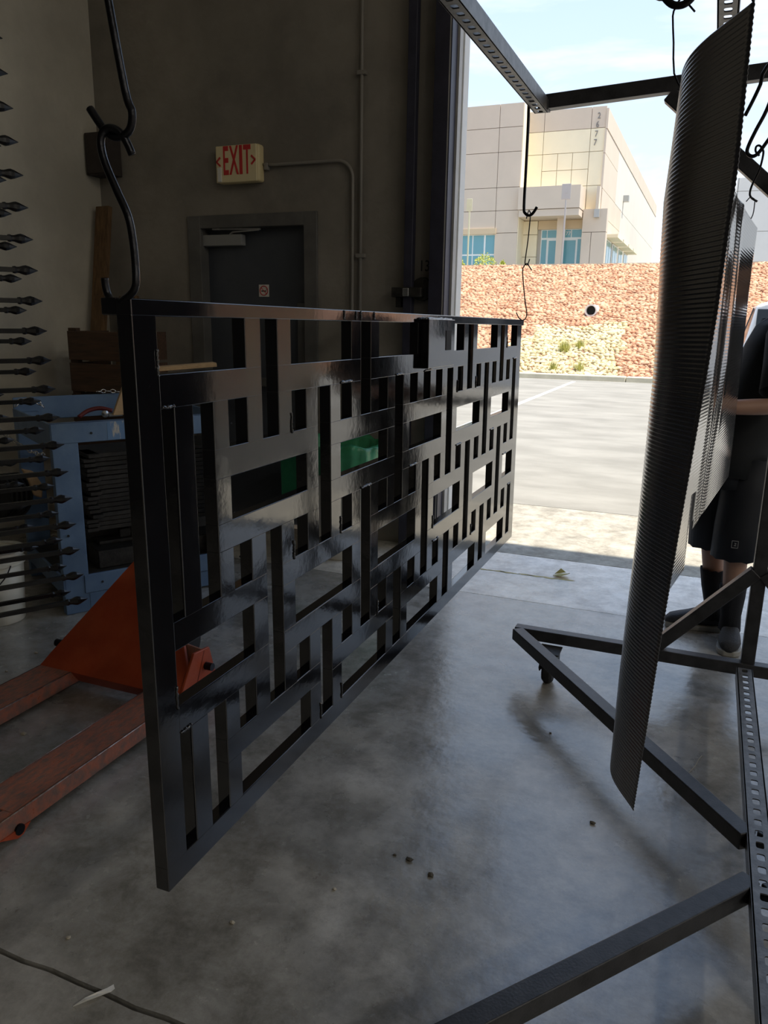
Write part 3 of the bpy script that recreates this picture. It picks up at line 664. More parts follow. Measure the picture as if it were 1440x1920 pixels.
# ------------------------------------------------------------------ rolling rack
rk = empty('rolling_rack', (.245, 2.0, 0), 0, 'dark welded steel rolling rack with slotted struts and a tall upright', 'rack')
RO = Vector((.245, 2.0, 0))
def rbeam(name, p, q, up=(0, 0, 1), w_=.05, material=RACK):
    return MB().beam(Vector(p)-RO, Vector(q)-RO, w_, w_, up).build(name, material, rk, bev=.004)
def slotted(name, p, length, z0, faceup, x, w_=.05, pitch=.0508, sl=.028, sw=.020, th=.0035, material=RACKG):
    """open strut along +Y: slotted web plus two flanges and lips"""
    n = int(length/pitch); mb = MB(); h = .046
    zf = z0+h if faceup else z0; zi = zf-th if faceup else zf+th
    xa, xb = -w_/2, w_/2
    def ring(cx, cy, a, b, k=8):
        pts = []
        for j in range(k*2):
            t = 2*math.pi*(j+.5)/(k*2); c_, s_ = math.cos(t), math.sin(t); e_ = .45
            pts.append((cx+a*math.copysign(abs(c_)**e_, c_), cy+b*math.copysign(abs(s_)**e_, s_)))
        return pts
    for i in range(n):
        y0, y1 = p+i*pitch, p+(i+1)*pitch; cy = (y0+y1)/2; R = ring(0, cy, sw/2, sl/2); m_ = len(R)
        outer = []
        for (X_, Y_) in R:
            dx_, dy_ = X_, Y_-cy; s_ = min(xb/max(abs(dx_), 1e-9), (pitch/2)/max(abs(dy_), 1e-9)); outer.append((dx_*s_, cy+dy_*s_))
        v = [(*q_, zf) for q_ in R]+[(*q_, zf) for q_ in outer]+[(*q_, zi) for q_ in R]+[(*q_, zi) for q_ in outer]
        f = []
        for j in range(m_):
            k = (j+1) % m_
            f += [(j, k, m_+k, m_+j), (2*m_+j, 3*m_+j, 3*m_+k, 2*m_+k), (j, 2*m_+j, 2*m_+k, k)]
        for (c0, c1) in ((xa, y0), (xb, y0), (xb, y1), (xa, y1)):      # corner triangles
            ds = sorted(range(m_), key=lambda j: (outer[j][0]-c0)**2+(outer[j][1]-c1)**2)[:2]
            kk = len(v); v += [(c0, c1, zf), (c0, c1, zi)]; f += [(kk, m_+ds[0], m_+ds[1]), (kk+1, 3*m_+ds[0], 3*m_+ds[1])]
        mb.add(v, f)
    yE = p+n*pitch
    mb.box((xa-.001, p, min(z0, z0+h)), (xa+th, yE, z0+h)); mb.box((xb-th, p, z0), (xb+.001, yE, z0+h))
    lz = z0 if faceup else z0+h-th
    mb.box((xa, p, lz), (xa+.010, yE, lz+th)); mb.box((xb-.010, p, lz), (xb, yE, lz+th))
    mb.v = [tuple(Vector(v_)+Vector((x, 0, 0))-RO) for v_ in mb.v]
    me = bpy.data.meshes.new(name); me.from_pydata(mb.v, [], mb.f); me.materials.append(material)
    o = bpy.data.objects.new(name, me); COL.objects.link(o); o.parent = rk
    return o
zB = .175; YF, YN = 3.185, .70
rbeam('base_cross_beam', (-.67, YF, zB), (1.16, YF, zB)); rbeam('base_cross_beam', (-.67, YN, zB), (1.16, YN, zB))
rbeam('base_diagonal', (-.655, YF-.03, zB), (.225, 2.02, zB)); rbeam('base_diagonal', (1.145, YF-.03, zB), (.265, 2.02, zB))
rbeam('base_diagonal', (-.655, YN+.03, zB), (.225, 1.84, zB)); rbeam('base_diagonal', (1.145, YN+.03, zB), (.265, 1.84, zB))
slotted('slotted_base_strut', YN+.03, YF-YN-.05, zB-.02, True, .250, .056)
rbeam('upright_post', (.263, YF+.012, zB-.02), (.263, YF+.012, 2.33), (0, 1, 0)); rbeam('upright_post', (.263, YN, zB-.02), (.263, YN, 2.33), (0, 1, 0))
rbeam('base_brace', (-.10, YF+.005, zB+.015), (.25, YF+.005, .575)); rbeam('base_brace', (.62, YF+.005, zB+.015), (.28, YF+.005, .575))
# top
zT = 2.30
rbeam('top_cross_rail', (-.70, YF, zT+.00), (1.20, YF, zT+.09)); rbeam('top_cross_rail', (-.70, YN, zT), (1.20, YN, zT+.03))
for x in [-.6+.0508*i for i in range(8)]: pass
rbeam('top_brace', (-.235, YF, zT-.01), (.25, YF, 1.86)); rbeam('top_brace', (.76, YF, zT+.02), (.28, YF, 1.86))
slotted('slotted_top_strut', YN, YF-YN+.025, 2.268, False, -.690, .05)
slotted('slotted_top_strut', YN, YF-YN, 2.268, False, -.052, .05)
slotted('slotted_top_strut', YN, YF-YN, 2.268, False, .60, .05); slotted('slotted_top_strut', YN, YF-YN, 2.268, False, .20, .05)
MB().box(Vector((-.70, YF-.026, 2.272))-RO, Vector((-.66, YF+.024, 2.31))-RO).build('corner_gusset', RACK, rk, bev=.003)
# casters
def caster(x, y):
    c = MB().box((x-.045, y-.05, zB-.032), (x+.045, y+.05, zB-.026)).box((x-.036, y-.035, .06), (x-.030, y+.05, zB-.03)).box((x+.030, y-.035, .06), (x+.036, y+.05, zB-.03))
    c.v = [tuple(Vector(v_)-RO) for v_ in c.v]; o = c.build('caster_fork', DARKST, rk, bev=.001, seg=1)
    m_ = MB().lathe([(.015, -.024), (.052, -.022), (.062, -.012), (.062, .012), (.052, .022), (.015, .024)], (x-RO.x, y-RO.y, .0625), 28, 'x'); w_ = m_.build('caster_wheel', RUB, o, smooth=False)
    MB().lathe([(.010, -.042), (.010, .042)], (x-RO.x, y-RO.y, .0625), 10, 'x').build('axle_bolt', DARKST, o)
for x, y in ((-.50, 3.10), (1.00, 3.10), (-.50, .78), (1.0, .78)): caster(x, y)

# ------------------------------------------------------------------ ribbed sheets
def ribbed(name, rows, z0, z1, bulge, pitch, amp, material, label, ncol=16, cut=None, side=-1):
    """rows: list of (z, near xy, far xy); a corrugated sheet, ribs across, curled at its far side"""
    zs = np.array([r[0] for r in rows][::-1]); nx = np.array([r[1] for r in rows][::-1]); fx = np.array([r[2] for r in rows][::-1])
    nr = int(abs(z1-z0)/(pitch/4)); V = []; ok = []
    for i in range(nr+1):
        z = z0+(z1-z0)*i/nr
        a = np.array([np.interp(z, zs, nx[:, 0]), np.interp(z, zs, nx[:, 1])]); b = np.array([np.interp(z, zs, fx[:, 0]), np.interp(z, zs, fx[:, 1])])
        dn = np.interp(z, zs, [r[3] for r in rows][::-1]); df = np.interp(z, zs, [r[4] for r in rows][::-1])
        d = b-a; nrm = np.array([d[1], -d[0]])/np.linalg.norm(d)*side
        for j in range(ncol+1):
            s = j/ncol; bu = bulge*(math.sin(math.pi*s**1.15)); k = amp*(0, 1, 0, -1)[i % 4]
            p = a+d*s+nrm*(bu+k); V.append((p[0], p[1], z+dn*(1-s)+df*s))
    F = []
    for i in range(nr):
        for j in range(ncol):
            q = (i*(ncol+1)+j, i*(ncol+1)+j+1, (i+1)*(ncol+1)+j+1, (i+1)*(ncol+1)+j)
            c = np.mean([V[t] for t in q], 0)
            if cut and cut((j+.5)/ncol, c[2]): continue
            F.append(q)
    me = bpy.data.meshes.new(name); c0 = Vector(V[0]); me.from_pydata([tuple(Vector(v)-c0) for v in V], [], F); me.materials.append(material)
    me.shade_smooth()
    o = bpy.data.objects.new(name, me); COL.objects.link(o); o.location = c0
    so = o.modifiers.new('thick', 'SOLIDIFY'); so.thickness = .0012
    return tag(o, label, 'metal sheet')
def ppx(x, y, Y): p = at(x, y, Y=Y); return p
YNr, YFr = 1.50, 1.92
nearE = [(1415, 0), (1385, 300), (1340, 620), (1290, 900), (1250, 1130), (1210, 1380), (1187, 1520)]
farE = [(1280, 165), (1243, 400), (1230, 700), (1204, 1000), (1180, 1200), (1164, 1400)]
nY = np.linspace(YNr, YNr+.10, len(nearE)); fY = np.linspace(YFr, YFr-.04, len(farE))
NE = [at(x, y, Y=Y) for (x, y), Y in zip(nearE, nY)]; FE = [at(x, y, Y=Y) for (x, y), Y in zip(farE, fY)]
def interp_edge(E, z):
    zs_ = [p.z for p in E][::-1]; return np.array([np.interp(z, zs_, [p.x for p in E][::-1]), np.interp(z, zs_, [p.y for p in E][::-1])])
rows = []
ntop, nbot, ftop, fbot = NE[0].z, NE[-1].z, FE[0].z, FE[-1].z
for t in np.linspace(0, 1, 14):
    zn, zf = ntop+(nbot-ntop)*t, ftop+(fbot-ftop)*t; zr = max(ntop, ftop)+(min(nbot, fbot)-max(ntop, ftop))*t
    rows.append((zr, interp_edge(NE, zn), interp_edge(FE, zf), zn-zr, zf-zr))
ribbed('ribbed_metal_sheet', rows, rows[0][0], rows[-1][0], .036, .0088, .0007, SHEETB, 'long black ribbed metal sheet hanging nearest the camera', ncol=22)
# second, further sheet
def sheet2():
    """flat ribbed sheet along Y with a crease, a stepped lower edge and a torn notch"""
    z_top, pitch, V, F = 1.815, .0088, [], []
    ysn = list(np.linspace(1.80, 3.0, 61)); nr = int((z_top-.86)/(pitch/4))
    def xs_(y): return np.interp(y, [1.8, 2.15, 3.0], [-.045, .007, .100])
    for i in range(nr+1):
        z = z_top-(z_top-.86)*i/nr
        for y in ysn:
            fade = min(1, max(0, (z-1.15)/.25)); cr_ = .0042*math.exp(-((y-2.42)/.05)**2)*fade-.002*math.exp(-((y-2.30)/.04)**2)
            V.append((xs_(y)+cr_+.00022*(0, 1, 0, -1)[i % 4]+.004*math.sin(z*5+y*3), y, z))
    m_ = len(ysn)
    for i in range(nr):
        for j in range(m_-1):
            y = (ysn[j]+ysn[j+1])/2; z = z_top-(z_top-.86)*(i+.5)/nr
            if y > 2.14 and z < .975: continue
            if 2.08 < y < 2.14 and z < 1.12-(abs(y-2.10))*4: continue
            if y < 2.1 and z < .88: continue
            F.append((i*m_+j, i*m_+j+1, (i+1)*m_+j+1, (i+1)*m_+j))
    c0 = Vector((.0, 2.4, 1.8)); me = bpy.data.meshes.new('ribbed_metal_sheet'); me.from_pydata([tuple(Vector(v)-c0) for v in V], [], F); me.materials.append(SHEETG); me.shade_smooth()
    o = bpy.data.objects.new('ribbed_metal_sheet', me); COL.objects.link(o); o.location = c0
    so = o.modifiers.new('thick', 'SOLIDIFY'); so.thickness = .0012
    tag(o, 'shorter glossy ribbed metal sheet hanging behind, in front of the man', 'metal sheet')
sheet2()

# hooks for the sheets
Yh = 1.90
hook('steel_j_hook', [(-.052, Yh, bz+.055), (-.10, Yh, bz+.05)]+[at(x, y, Y=Yh) for x, y in ((1236, -25), (1247, -4), (1262, 9), (1280, 9), (1296, -2), (1306, -22))], .0075,
     'thick steel hook above the black ribbed sheet at the top edge', sm=5)
hook('hanging_wire', [at(x, y, Y=Yh+.005) for x, y in ((1303, 22), (1290, 7), (1280, -4), (1272, 3), (1266, 16), (1261.5, 30), (1263, 80), (1264, 138), (1280, 169))], .0020,
     'thin bent wire holding the far corner of the black ribbed sheet', 'wire', sm=2)
hook('hanging_wire', [at(1413, 3, Y=YNr), at(1413, -40, Y=YNr), Vector((-.020, YNr, bz+.06)), Vector((-.05, YNr, bz+.056)), Vector((-.088, YNr, bz+.05)), Vector((-.090, YNr, bz-.02))], .0020,
     'thin wire holding the near upper corner of the black ribbed sheet', 'wire', sm=3)
Yg = 2.80
hook('steel_j_hook', [at(x, y, Y=Yg) for x, y in ((1397, 217), (1412, 188), (1426, 158), (1438, 125))]+[Vector((.155, Yg, 2.35)), Vector((.19, Yg, 2.335))], .0055,
     'straight steel hook end slanting below the cross rail at right', sm=3)
hook('steel_j_hook', [at(x, y, Y=2.76) for x, y in ((1458, 150), (1438, 205), (1418, 243), (1404, 272), (1401, 286), (1409, 293), (1421, 288), (1440, 263), (1452, 245))], .0055,
     'curved steel hook carrying a twisted wire at the right edge', sm=4)
hook('twisted_wire_hook', [at(x, y, Y=2.76) for x, y in ((1424, 292), (1417, 284), (1418, 275), (1424, 273), (1430, 280), (1431, 290), (1424, 318), (1411, 345), (1406, 362), (1409, 371), (1420, 378))], .0032,
     'twisted wire hook under the curved hook at right', sm=4)
hook('hanging_wire', [at(x, y, Y=2.75) for x, y in ((1399, 378), (1407, 370), (1415, 374), (1415, 381), (1411.5, 403), (1402, 419))], .0016,
     'short thin wire holding the farther ribbed sheet', 'wire', sm=3)

# ------------------------------------------------------------------ picket fences at left
def picket(parent, tip, L_, d, seed=0):
    """flat-sided picket along -d from the spear tip; spear head is a sub-part"""
    a = Vector((0, 0, 1)).cross(d).normalized()
    o = MB().beam(tip-d*.075, tip-d*L_, .019, .019).build('picket', PICK, parent, bev=.002, seg=1)
    return o
FIN = None
def fence(x, y, z_top, n, step, lean, label, L_=.85):
    global FIN
    rz = math.atan2(.857, .515)
    r = empty('picket_fence_section', (x, y, 0), rz, label, 'fence')
    for i in range(n):
        z = z_top-step*i; dx = lean*i
        o = MB().beam((dx-.075, 0, z), (dx-L_, 0, z), .017, .017).build('picket', PICK, r, bev=.0015, seg=1) if i == 0 and FIN is None else None
        if o is None:
            o = FIN[0].copy(); COL.objects.link(o); o.parent = r; o.location = (dx, 0, z)
            s_ = FIN[1].copy(); COL.objects.link(s_); s_.parent = o
        else:
            # rebuild about its own tip so copies can share the mesh
            for v in o.data.vertices: v.co -= Vector((dx, 0, z))
            o.location = (dx, 0, z)
            mb = MB(); prof = [(-.086, .0125), (-.078, .0140), (-.072, .0115), (-.064, .0120), (-.050, .0170), (-.042, .0185), (-.030, .0150), (-.012, .0062), (0, .0008)]
            k = 8; V = []
            for h_, rr in prof:
                for j in range(k):
                    t = 2*math.pi*j/k+math.pi/8; V.append((h_, rr*.72*math.cos(t), rr*math.sin(t)))
            F_ = [(i_*k+j, i_*k+(j+1) % k, (i_+1)*k+(j+1) % k, (i_+1)*k+j) for i_ in range(len(prof)-1) for j in range(k)]
            F_ += [tuple(range(k))[::-1], tuple((len(prof)-1)*k+j for j in range(k))]
            s_ = mb.add(V, F_).build('spear_point', PICK, o)
            FIN = (o, s_)
    xr = lean*n
    for q in (.42, .80):
        MB().beam((-q, 0, z_top+.05), (-q+xr, 0, .0), .028, .028, (0, 1, 0)).build('fence_rail', PICK, r, bev=.002, seg=1)
    return r
tp = [at(x, y, Y=2.2) for x, y in ((5, 72), (150, 1143))]
fence(tp[0].x, 2.2, tp[0].z, 20, (tp[0].z-tp[1].z)/19, (tp[1].x-tp[0].x)/19, 'nearest section of gloss black spear-topped pickets at the left edge, turned sideways')
tp = [at(x, y, Y=2.42) for x, y in ((10, 337), (119.5, 1126))]; stp = (tp[0].z-tp[1].z)/14
fence(tp[0].x-(tp[1].x-tp[0].x)/14*2, 2.42, tp[0].z+stp*2, 17, stp, (tp[1].x-tp[0].x)/14, 'middle section of black spear-topped pickets behind the nearest one')
tp = [at(x, y, Y=2.62) for x, y in ((58, 1040), (68, 1084))]
fence(tp[0].x-.15, 2.60, tp[0].z+.107*13, 14, .107, .012, 'farthest section of black spear-topped pickets, just in front of the bucket', .6)

# ------------------------------------------------------------------ blue cart with its load
CA = Vector((-2.915, 2.83, 0)); CR = math.atan2(.857, .515)
ct = empty('steel_cart', CA, CR, 'scratched blue steel frame cart standing by the left wall', 'cart')
CW, CD, CH = .93, .80, .985
def cbox(name, a, b, material=BLUE, bev=.004, par=ct): return MB().box(a, b).build(name, material, par, bev=bev, seg=1)
for x, y in ((0, 0), (CW-.13, 0), (0, CD-.05), (CW-.13, CD-.05)): cbox('leg', (x, y, 0), (x+.125, y+.05, CH-.02))
cbox('top_rail', (0, -.004, CH-.10), (CW, .012, CH)); cbox('top_rail', (0, CD-.012, CH-.07), (CW, CD, CH+.06))
cbox('top_rail', (-.004, 0, CH-.13), (.010, CD, CH)); cbox('top_rail', (CW-.01, 0, CH-.13), (CW+.004, CD, CH))
cbox('worn_patch', (.27, -.0055, CH-.095), (.40, -.0035, CH-.004), BLUEW, 0)
cbox('lower_rail', (.10, -.006, .10), (CW, .012, .20)); cbox('lower_rail', (.12, -.002, .01), (CW-.02, .02, .10)); cbox('lower_rail', (0, CD-.02, .10), (CW, CD, .20))
cbox('lower_rail', (-.004, 0, .10), (.012, CD, .20)); cbox('lower_rail', (CW-.012, 0, .10), (CW+.004, CD, .20))
cbox('lower_deck', (.01, .012, .185), (CW-.01, CD-.02, .195), DARKST)
cbox('top_ledge', (0, .0, CH-.012), (CW, .05, CH), BLUE, .001); 
for x, z in ((.19, CH-.055), (.95, CH-.055), (.04, .42), (.19, .15), (.98, .15), (.95, .42)):
    MB().lathe([(.006, -.0085), (.006, -.002)], (x, 0, z), 10, 'y').build('hole_shade_disc', RUB, ct)  # black discs painting the dark of the bolt holes
def onct(p): return Matrix.Translation(CA) @ Matrix.Rotation(CR, 4, 'Z') @ Vector(p)
# bars stacked on the deck
first = None
rb = random.Random(4)
zst = .40
for i in range(17):
    if first is None:
        first = MB().box((-.40, -.16, -.0115), (.40, .16, .0115)).box((-.40, -.19, -.008), (-.34, .0, .0115)).build('stacked_picket_bar', DARKST, bev=.003, seg=1); o = first
    else: o = first.copy(); COL.objects.link(o)
    o.location = onct((.155+.42+rb.uniform(-.015, .015), .28, zst+.0246*i)); o.rotation_euler = (0, 0, CR+rb.uniform(-.03, .03))
    nth = ('', 'second', 'third', 'fourth', 'fifth', 'sixth', 'seventh', 'eighth', 'ninth', 'tenth', 'eleventh', 'twelfth', 'thirteenth', 'fourteenth', 'fifteenth', 'sixteenth')
    tag(o, ('topmost dark flat steel bar of the stack in the blue cart' if i == 16 else 'lowest dark flat steel bar of the stack in the blue cart' if i == 0 else nth[16-i]+' dark flat steel bar from the top of the stack in the blue cart'), 'steel bar', 'steel bars stacked in the blue cart')
vb = empty('channel_fixture', onct((.50, .20, .197)), CR, 'dark steel channel with a bright bolt lying under the stacked bars', 'steel fixture')
MB().box((-.30, -.13, .0), (.42, -.12, .09)).box((-.30, -.13, .085), (.42, .06, .095)).box((-.30, -.13, 0), (-.29, .06, .095)).build('channel', DARKST, vb, bev=.004)
MB().box((-.26, -.02, .095), (-.05, .12, .115)).box((-.14, .0, .115), (-.08, .04, .165)).build('clamp_block', DARKST, vb, bev=.006)
MB().lathe([(.018, -.152), (.020, -.146), (.010, -.142), (.010, -.13)], (-.06, 0, .045), 14, 'y').build('bolt', CHROME, vb, smooth=False)
MB().box((-.34, .10, .0), (.42, .26, .18)).build('support_block', DARKST, vb, bev=.01)
# wheels behind the leg
for i in range(5):
    o = MB().lathe([(.05, -.006), (.115, -.008), (.12, -.003), (.12, .003), (.115, .008), (.05, .006)], (0, 0, 0), 28, 'x').build('grinding_disc', RUB, smooth=False)
    o.location = onct((-.10-.024*i+.02, .52, .55)); o.rotation_euler = (0, math.radians(8), CR+.5)
    tag(o, ('rightmost', 'second from right', 'middle', 'second from left', 'leftmost')[i]+' of the thin black discs standing behind the blue cart leg', 'disc', 'black discs hanging on the blue cart')
gl = MB().prism([(0, 0, 0), (.06, 0, -.02), (.10, 0, -.10), (.09, 0, -.17), (.05, 0, -.15), (.03, 0, -.07)], (0, .03, 0)).build('leather_glove', mat('tan_leather', (.50, .33, .18), .7), bev=.01)
gl.location = onct((-.08, .34, .72)); gl.rotation_euler = (0, 0, CR); tag(gl, 'tan leather piece tucked over the black discs', 'glove')
# chain on the cart
def chain(pts, name, label, r=.0042, ln=.03):
    P = smoothpts(pts, 10); r0 = empty(name, P[0], 0, label, 'chain'); d = 0; out = []; acc_ = 0; last = P[0]; me = None
    for p in P[1:]:
        acc_ += (p-last).length
        if acc_ > ln*.78:
            out.append(p); acc_ = 0
        last = p
    mb = MB(); k = 14; mb.tube([(math.cos(2*math.pi*j/k)*.010, 0, math.sin(2*math.pi*j/k)*ln*.5) for j in range(k+1)], r*.8, 6, False); base = None
    for i in range(len(out)-1):
        c_ = (out[i]+out[i+1])/2; dd = (out[i+1]-out[i]).normalized()
        if base is None: o = base = mb.build('chain_link', CHROME, r0, smooth=True)
        else: o = base.copy(); COL.objects.link(o); o.parent = r0
        o.location = c_-P[0]; o.rotation_euler = (dd.to_track_quat('Z', 'Y') @ Matrix.Rotation(math.pi/2*(i % 2), 3, 'Z').to_quaternion()).to_euler()
    return r0
chain([onct(p) for p in ((.43, .76, 1.06), (.52, .77, 1.062), (.60, .74, 1.05), (.575, .60, 1.0), (.55, .45, .93), (.58, .42, .86))], 'steel_chain', 'bright steel chain draped over the back rail of the blue cart')
chain([onct(p) for p in ((-.15, .52, .93), (-.10, .46, .87), (-.03, .34, .81), (.02, .22, .80))], 'steel_chain', 'short dark chain sagging below the left side rail of the cart')
chain([onct(p) for p in ((-.02, .70, .985), (.03, .72, 1.04), (.10, .70, 1.03), (.14, .68, .99))], 'steel_chain', 'small coil of chain at the back left corner of the cart')
cp = empty('red_clamp', onct((.27, .12, CH)), CR, 'dark red hooked clamp lying on top of the blue cart', 'clamp')
MB().tube(smoothpts([(-.10, 0, .012), (-.05, .01, .04), (.01, .01, .05), (.07, 0, .035)]), .011, 8).build('handle', mat('dark_red_paint', (.18, .02, .02), .4), cp, smooth=True)
MB().lathe([(.006, -.01), (.02, 0), (.006, .01)], (.03, -.01, .022), 12, 'y').box((.05, -.01, .005), (.12, .02, .022)).build('jaw', CHROME, cp, bev=.002)
# boards on the cart
b1 = MB().prism([(0, 0, 0), (.07, 0, .17), (.11, 0, .15), (.11, 0, 0)], (.0, .02, 0)).build('pine_offcut', WOODL, bev=.002, seg=1); b1.location = at(212, 779, Y=3.12); b1.rotation_euler = (0, 0, CR)
tag(b1, 'tan wooden offcut standing on the blue cart beside the screen panel', 'board')
pA, pB = at(403, 683, Y=3.30), at(262, 694, Y=3.04); d_ = (pA-pB).normalized()
o = MB().beam((0, 0, 0), pA-pB, .09, .020).build('pine_board', WOODL, bev=.002, seg=1); o.location = pB; tag(o, 'long pale wooden board seen through the top left opening of the panel', 'board')
st_ = MB().box((-.03, -.03, 0), (.03, .03, pB.z-1.0-.012)).build('board_prop', WOODD); st_.location = (pB.x+.12, pB.y+.05, CH); tag(st_, 'short dark wooden block propping the pale board', 'block')

# boards leaning in the corner
for i, (xa, ya_, xt, yt, h_, wd, lb) in enumerate(((-4.12, 4.30, -4.16, 4.72, 2.24, .12, 'tall aged brown board leaning in the wall corner'), (-3.93, 4.40, -4.02, 4.76, 1.62, .16, 'shorter dark board leaning beside the tall one'))):
    o = MB().beam((0, 0, 0), (xt-xa, yt-ya_, h_), wd, .04, (0, 1, .2)).build('leaning_board', WOODD, bev=.003, seg=1); o.location = (xa, ya_, .02); tag(o, lb, 'board')
bx = empty('wooden_crate', (-3.60, 4.12, 0), .05, 'brown wooden crate in the corner behind the blue cart', 'crate')
for k in range(7): MB().box((-.22, -.20, .02+k*.20), (.22, -.18, .20+k*.20)).build('slat', WOODX, bx, bev=.004, seg=1)
for k in range(7): [MB().box((q_-.01, -.18, .02+k*.20), (q_+.01, .20, .20+k*.20)).build('slat', WOODX, bx) for q_ in (-.23, .23)]
for x in (-.20, .20): MB().box((x-.03, -.18, 0), (x+.03, -.14, 1.42)).build('corner_post', WOODX, bx)

# bucket
bk = empty('plastic_bucket', (-3.19, 2.66, 0), 0, 'cream plastic bucket behind the lowest pickets at the left edge', 'bucket')
mb = MB(); n = 28
mb.lathe([(.118, 0), (.122, .004), (.14, .355)], n=n); mb.build('body', BUCKET, bk, smooth=False).data.shade_smooth()
MB().lathe([(.142, .30), (.150, .302), (.150, .312), (.142, .314)], n=n).lathe([(.142, .350), (.152, .352), (.152, .368), (.12, .368), (.12, .36)], n=n).build('rim', BUCKET, bk)
MB().tube([(.15*math.cos(t), -.15*math.sin(t)*.5-.03, .31-.14*math.sin(t)) for t in [math.pi*j/14 for j in range(15)]], .003, 6).build('handle', STEEL, bk, smooth=True)

# trash bin with green bag
tb = empty('trash_bin', (-2.115, 4.46, 0), 0, 'pale round trash bin lined with a green plastic bag, beyond the screen panel', 'bin')
MB().lathe([(.205, 0), (.21, .01), (.255, .62), (.262, .66)], n=32).build('body', mat('bin_cream', (.66, .63, .55), .5), tb, smooth=True)
q = random.Random(9); V = []; F_ = []; nn = 56; pr_ = [(.262, .52), (.288, .56), (.285, .64), (.29, .70), (.30, .735), (.272, .748), (.25, .72), (.23, .60)]
for i, (r, h_) in enumerate(pr_):
    for j in range(nn):
        t = 2*math.pi*j/nn; wv = .012*math.sin(j*2.3)+.010*math.sin(j*.9+i*.5)+.006*q.uniform(-1, 1)
        V.append(((r+wv)*math.cos(t), (r+wv)*math.sin(t), h_+(.05*math.sin(j*.37) if i == 0 else .006*math.sin(j*1.1)) + .012*math.sin(j*.6+i)))
for i in range(len(pr_)-1):
    for j in range(nn): F_.append((i*nn+j, i*nn+(j+1) % nn, (i+1)*nn+(j+1) % nn, (i+1)*nn+j))
o = MB().add(V, F_).build('bin_liner', GREEN, tb, smooth=True)
o2 = MB().prism([(-.36, -.20, .30), (-.22, -.27, .33), (-.16, -.26, .62), (-.30, -.20, .72), (-.40, -.14, .66)], (.03, .06, 0)).build('bag_fold', GREEN, tb, bev=.02)

# ------------------------------------------------------------------ pallet jack
CHROMEW = mat('worn_bare_edge', (.55, .45, .40), .35, metal=.6, col2=(.25, .12, .08), scale=30)
pj = empty('pallet_jack', (-2.08, 2.2, 0), 0, 'orange pallet jack with scuffed forks on the floor at left', 'pallet jack')
PO = Vector((-2.08, 2.2, 0))
def fork(xa, xb, name='fork'):
    mb = MB(); y0, y1, zt, zb = .92, 2.42, .088, .028
    # top plate with roller window, sides
    hx0, hx1, hy0, hy1 = xa+.045, xb-.045, 1.24, 1.42
    for a, b in (((xa, y0), (xb, hy0)), ((xa, hy1), (xb, y1)), ((xa, hy0), (hx0, hy1)), ((hx1, hy0), (xb, hy1))):
        mb.box((a[0], a[1], zt-.006), (b[0], b[1], zt))
    mb.box((xa, y0, zb), (xa+.008, y1, zt)); mb.box((xb-.008, y0, zb), (xb, y1, zt))
    mb.prism([(xa, y0, zb+.02), (xa, y0, zt), (xa, y0-.10, zb+.02)], (xb-xa, 0, 0))
    mb.v = [tuple(Vector(v)-PO) for v in mb.v]
    o = mb.build(name, ORNW, pj, bev=.004, seg=2)
    for x_ in (xa+.001, xb-.001):
        MB().tube([Vector((x_, y0, zt-.002))-PO, Vector((x_, (y0+y1)/2, zt-.0015))-PO, Vector((x_, y1-.12, zt-.002))-PO], .0028, 6).build('worn_edge', CHROMEW, o, smooth=True)
    m_ = MB().lathe([(.034, -.035), (.036, 0), (.034, .035)], Vector(((xa+xb)/2, 1.30, .036))-PO, 20, 'x').lathe([(.034, -.035), (.036, 0), (.034, .035)], Vector(((xa+xb)/2, 1.37, .036))-PO, 20, 'x')
    m_.build('fork_roller', RUB, o)
    for x in (xa-.001, xb+.001):
        m_ = MB().lathe([(.017, -.006), (.017, .006)], Vector((x, 1.43, .030))-PO, 14, 'x'); m_.build('roller_pin', STEEL, o)
    MB().prism([Vector((xb+.001, 1.36, .035))-PO, Vector((xb+.001, 1.47, .032))-PO, Vector((xb+.001, 1.44, .008))-PO, Vector((xb+.001, 1.42, .006))-PO], (.004, 0, 0)).build('roller_link', ORNG, o)
    return o
fork(-1.895, -1.733); fork(-2.437, -2.275)
# bulkhead: sloping plate from the forks up to the pump
def pp(*pts): return [Vector(p)-PO for p in pts]
zt = .088
apexL, apexR = (-2.17, 2.52, .50), (-1.99, 2.52, .50)
MB().prism(pp((-2.437, 2.20, zt), (-1.733, 2.20, zt), (-1.733, 2.26, zt+.03), apexR, apexL, (-2.437, 2.26, zt+.03)), (0, .012, .004)).build('bulkhead_plate', ORNG, pj, bev=.002)
MB().prism(pp((-2.275, 2.24, .03), (-1.895, 2.24, .03), (-1.895, 2.20, zt), (-2.275, 2.20, zt)), (0, .02, 0)).build('lower_apron', ORNG, pj, bev=.003)
for xs_ in ((-1.745, -1.733),):
    MB().prism(pp((xs_[0], 2.20, zt-.01), (xs_[0], 2.44, zt-.01), (xs_[0], 2.40, zt+.13), (xs_[0], 2.30, zt+.14)), (xs_[1]-xs_[0], 0, 0)).build('side_gusset', ORNG, pj, bev=.003)
MB().prism(pp((-1.733, 2.30, zt), (-1.87, 2.30, zt), (-1.87, 2.36, zt+.15), (-1.733, 2.36, zt+.13)), (0, .01, 0)).build('gusset_face', ORNW, pj, bev=.003)
for x, y_ in ((-1.725, 2.37), (-2.42, 2.30)):
    m_ = MB().lathe([(.016, -.022), (.016, .022)], Vector((x+.002, y_, zt+.06))-PO, 14, 'x'); o = m_.build('pivot_pin', STEEL, pj)
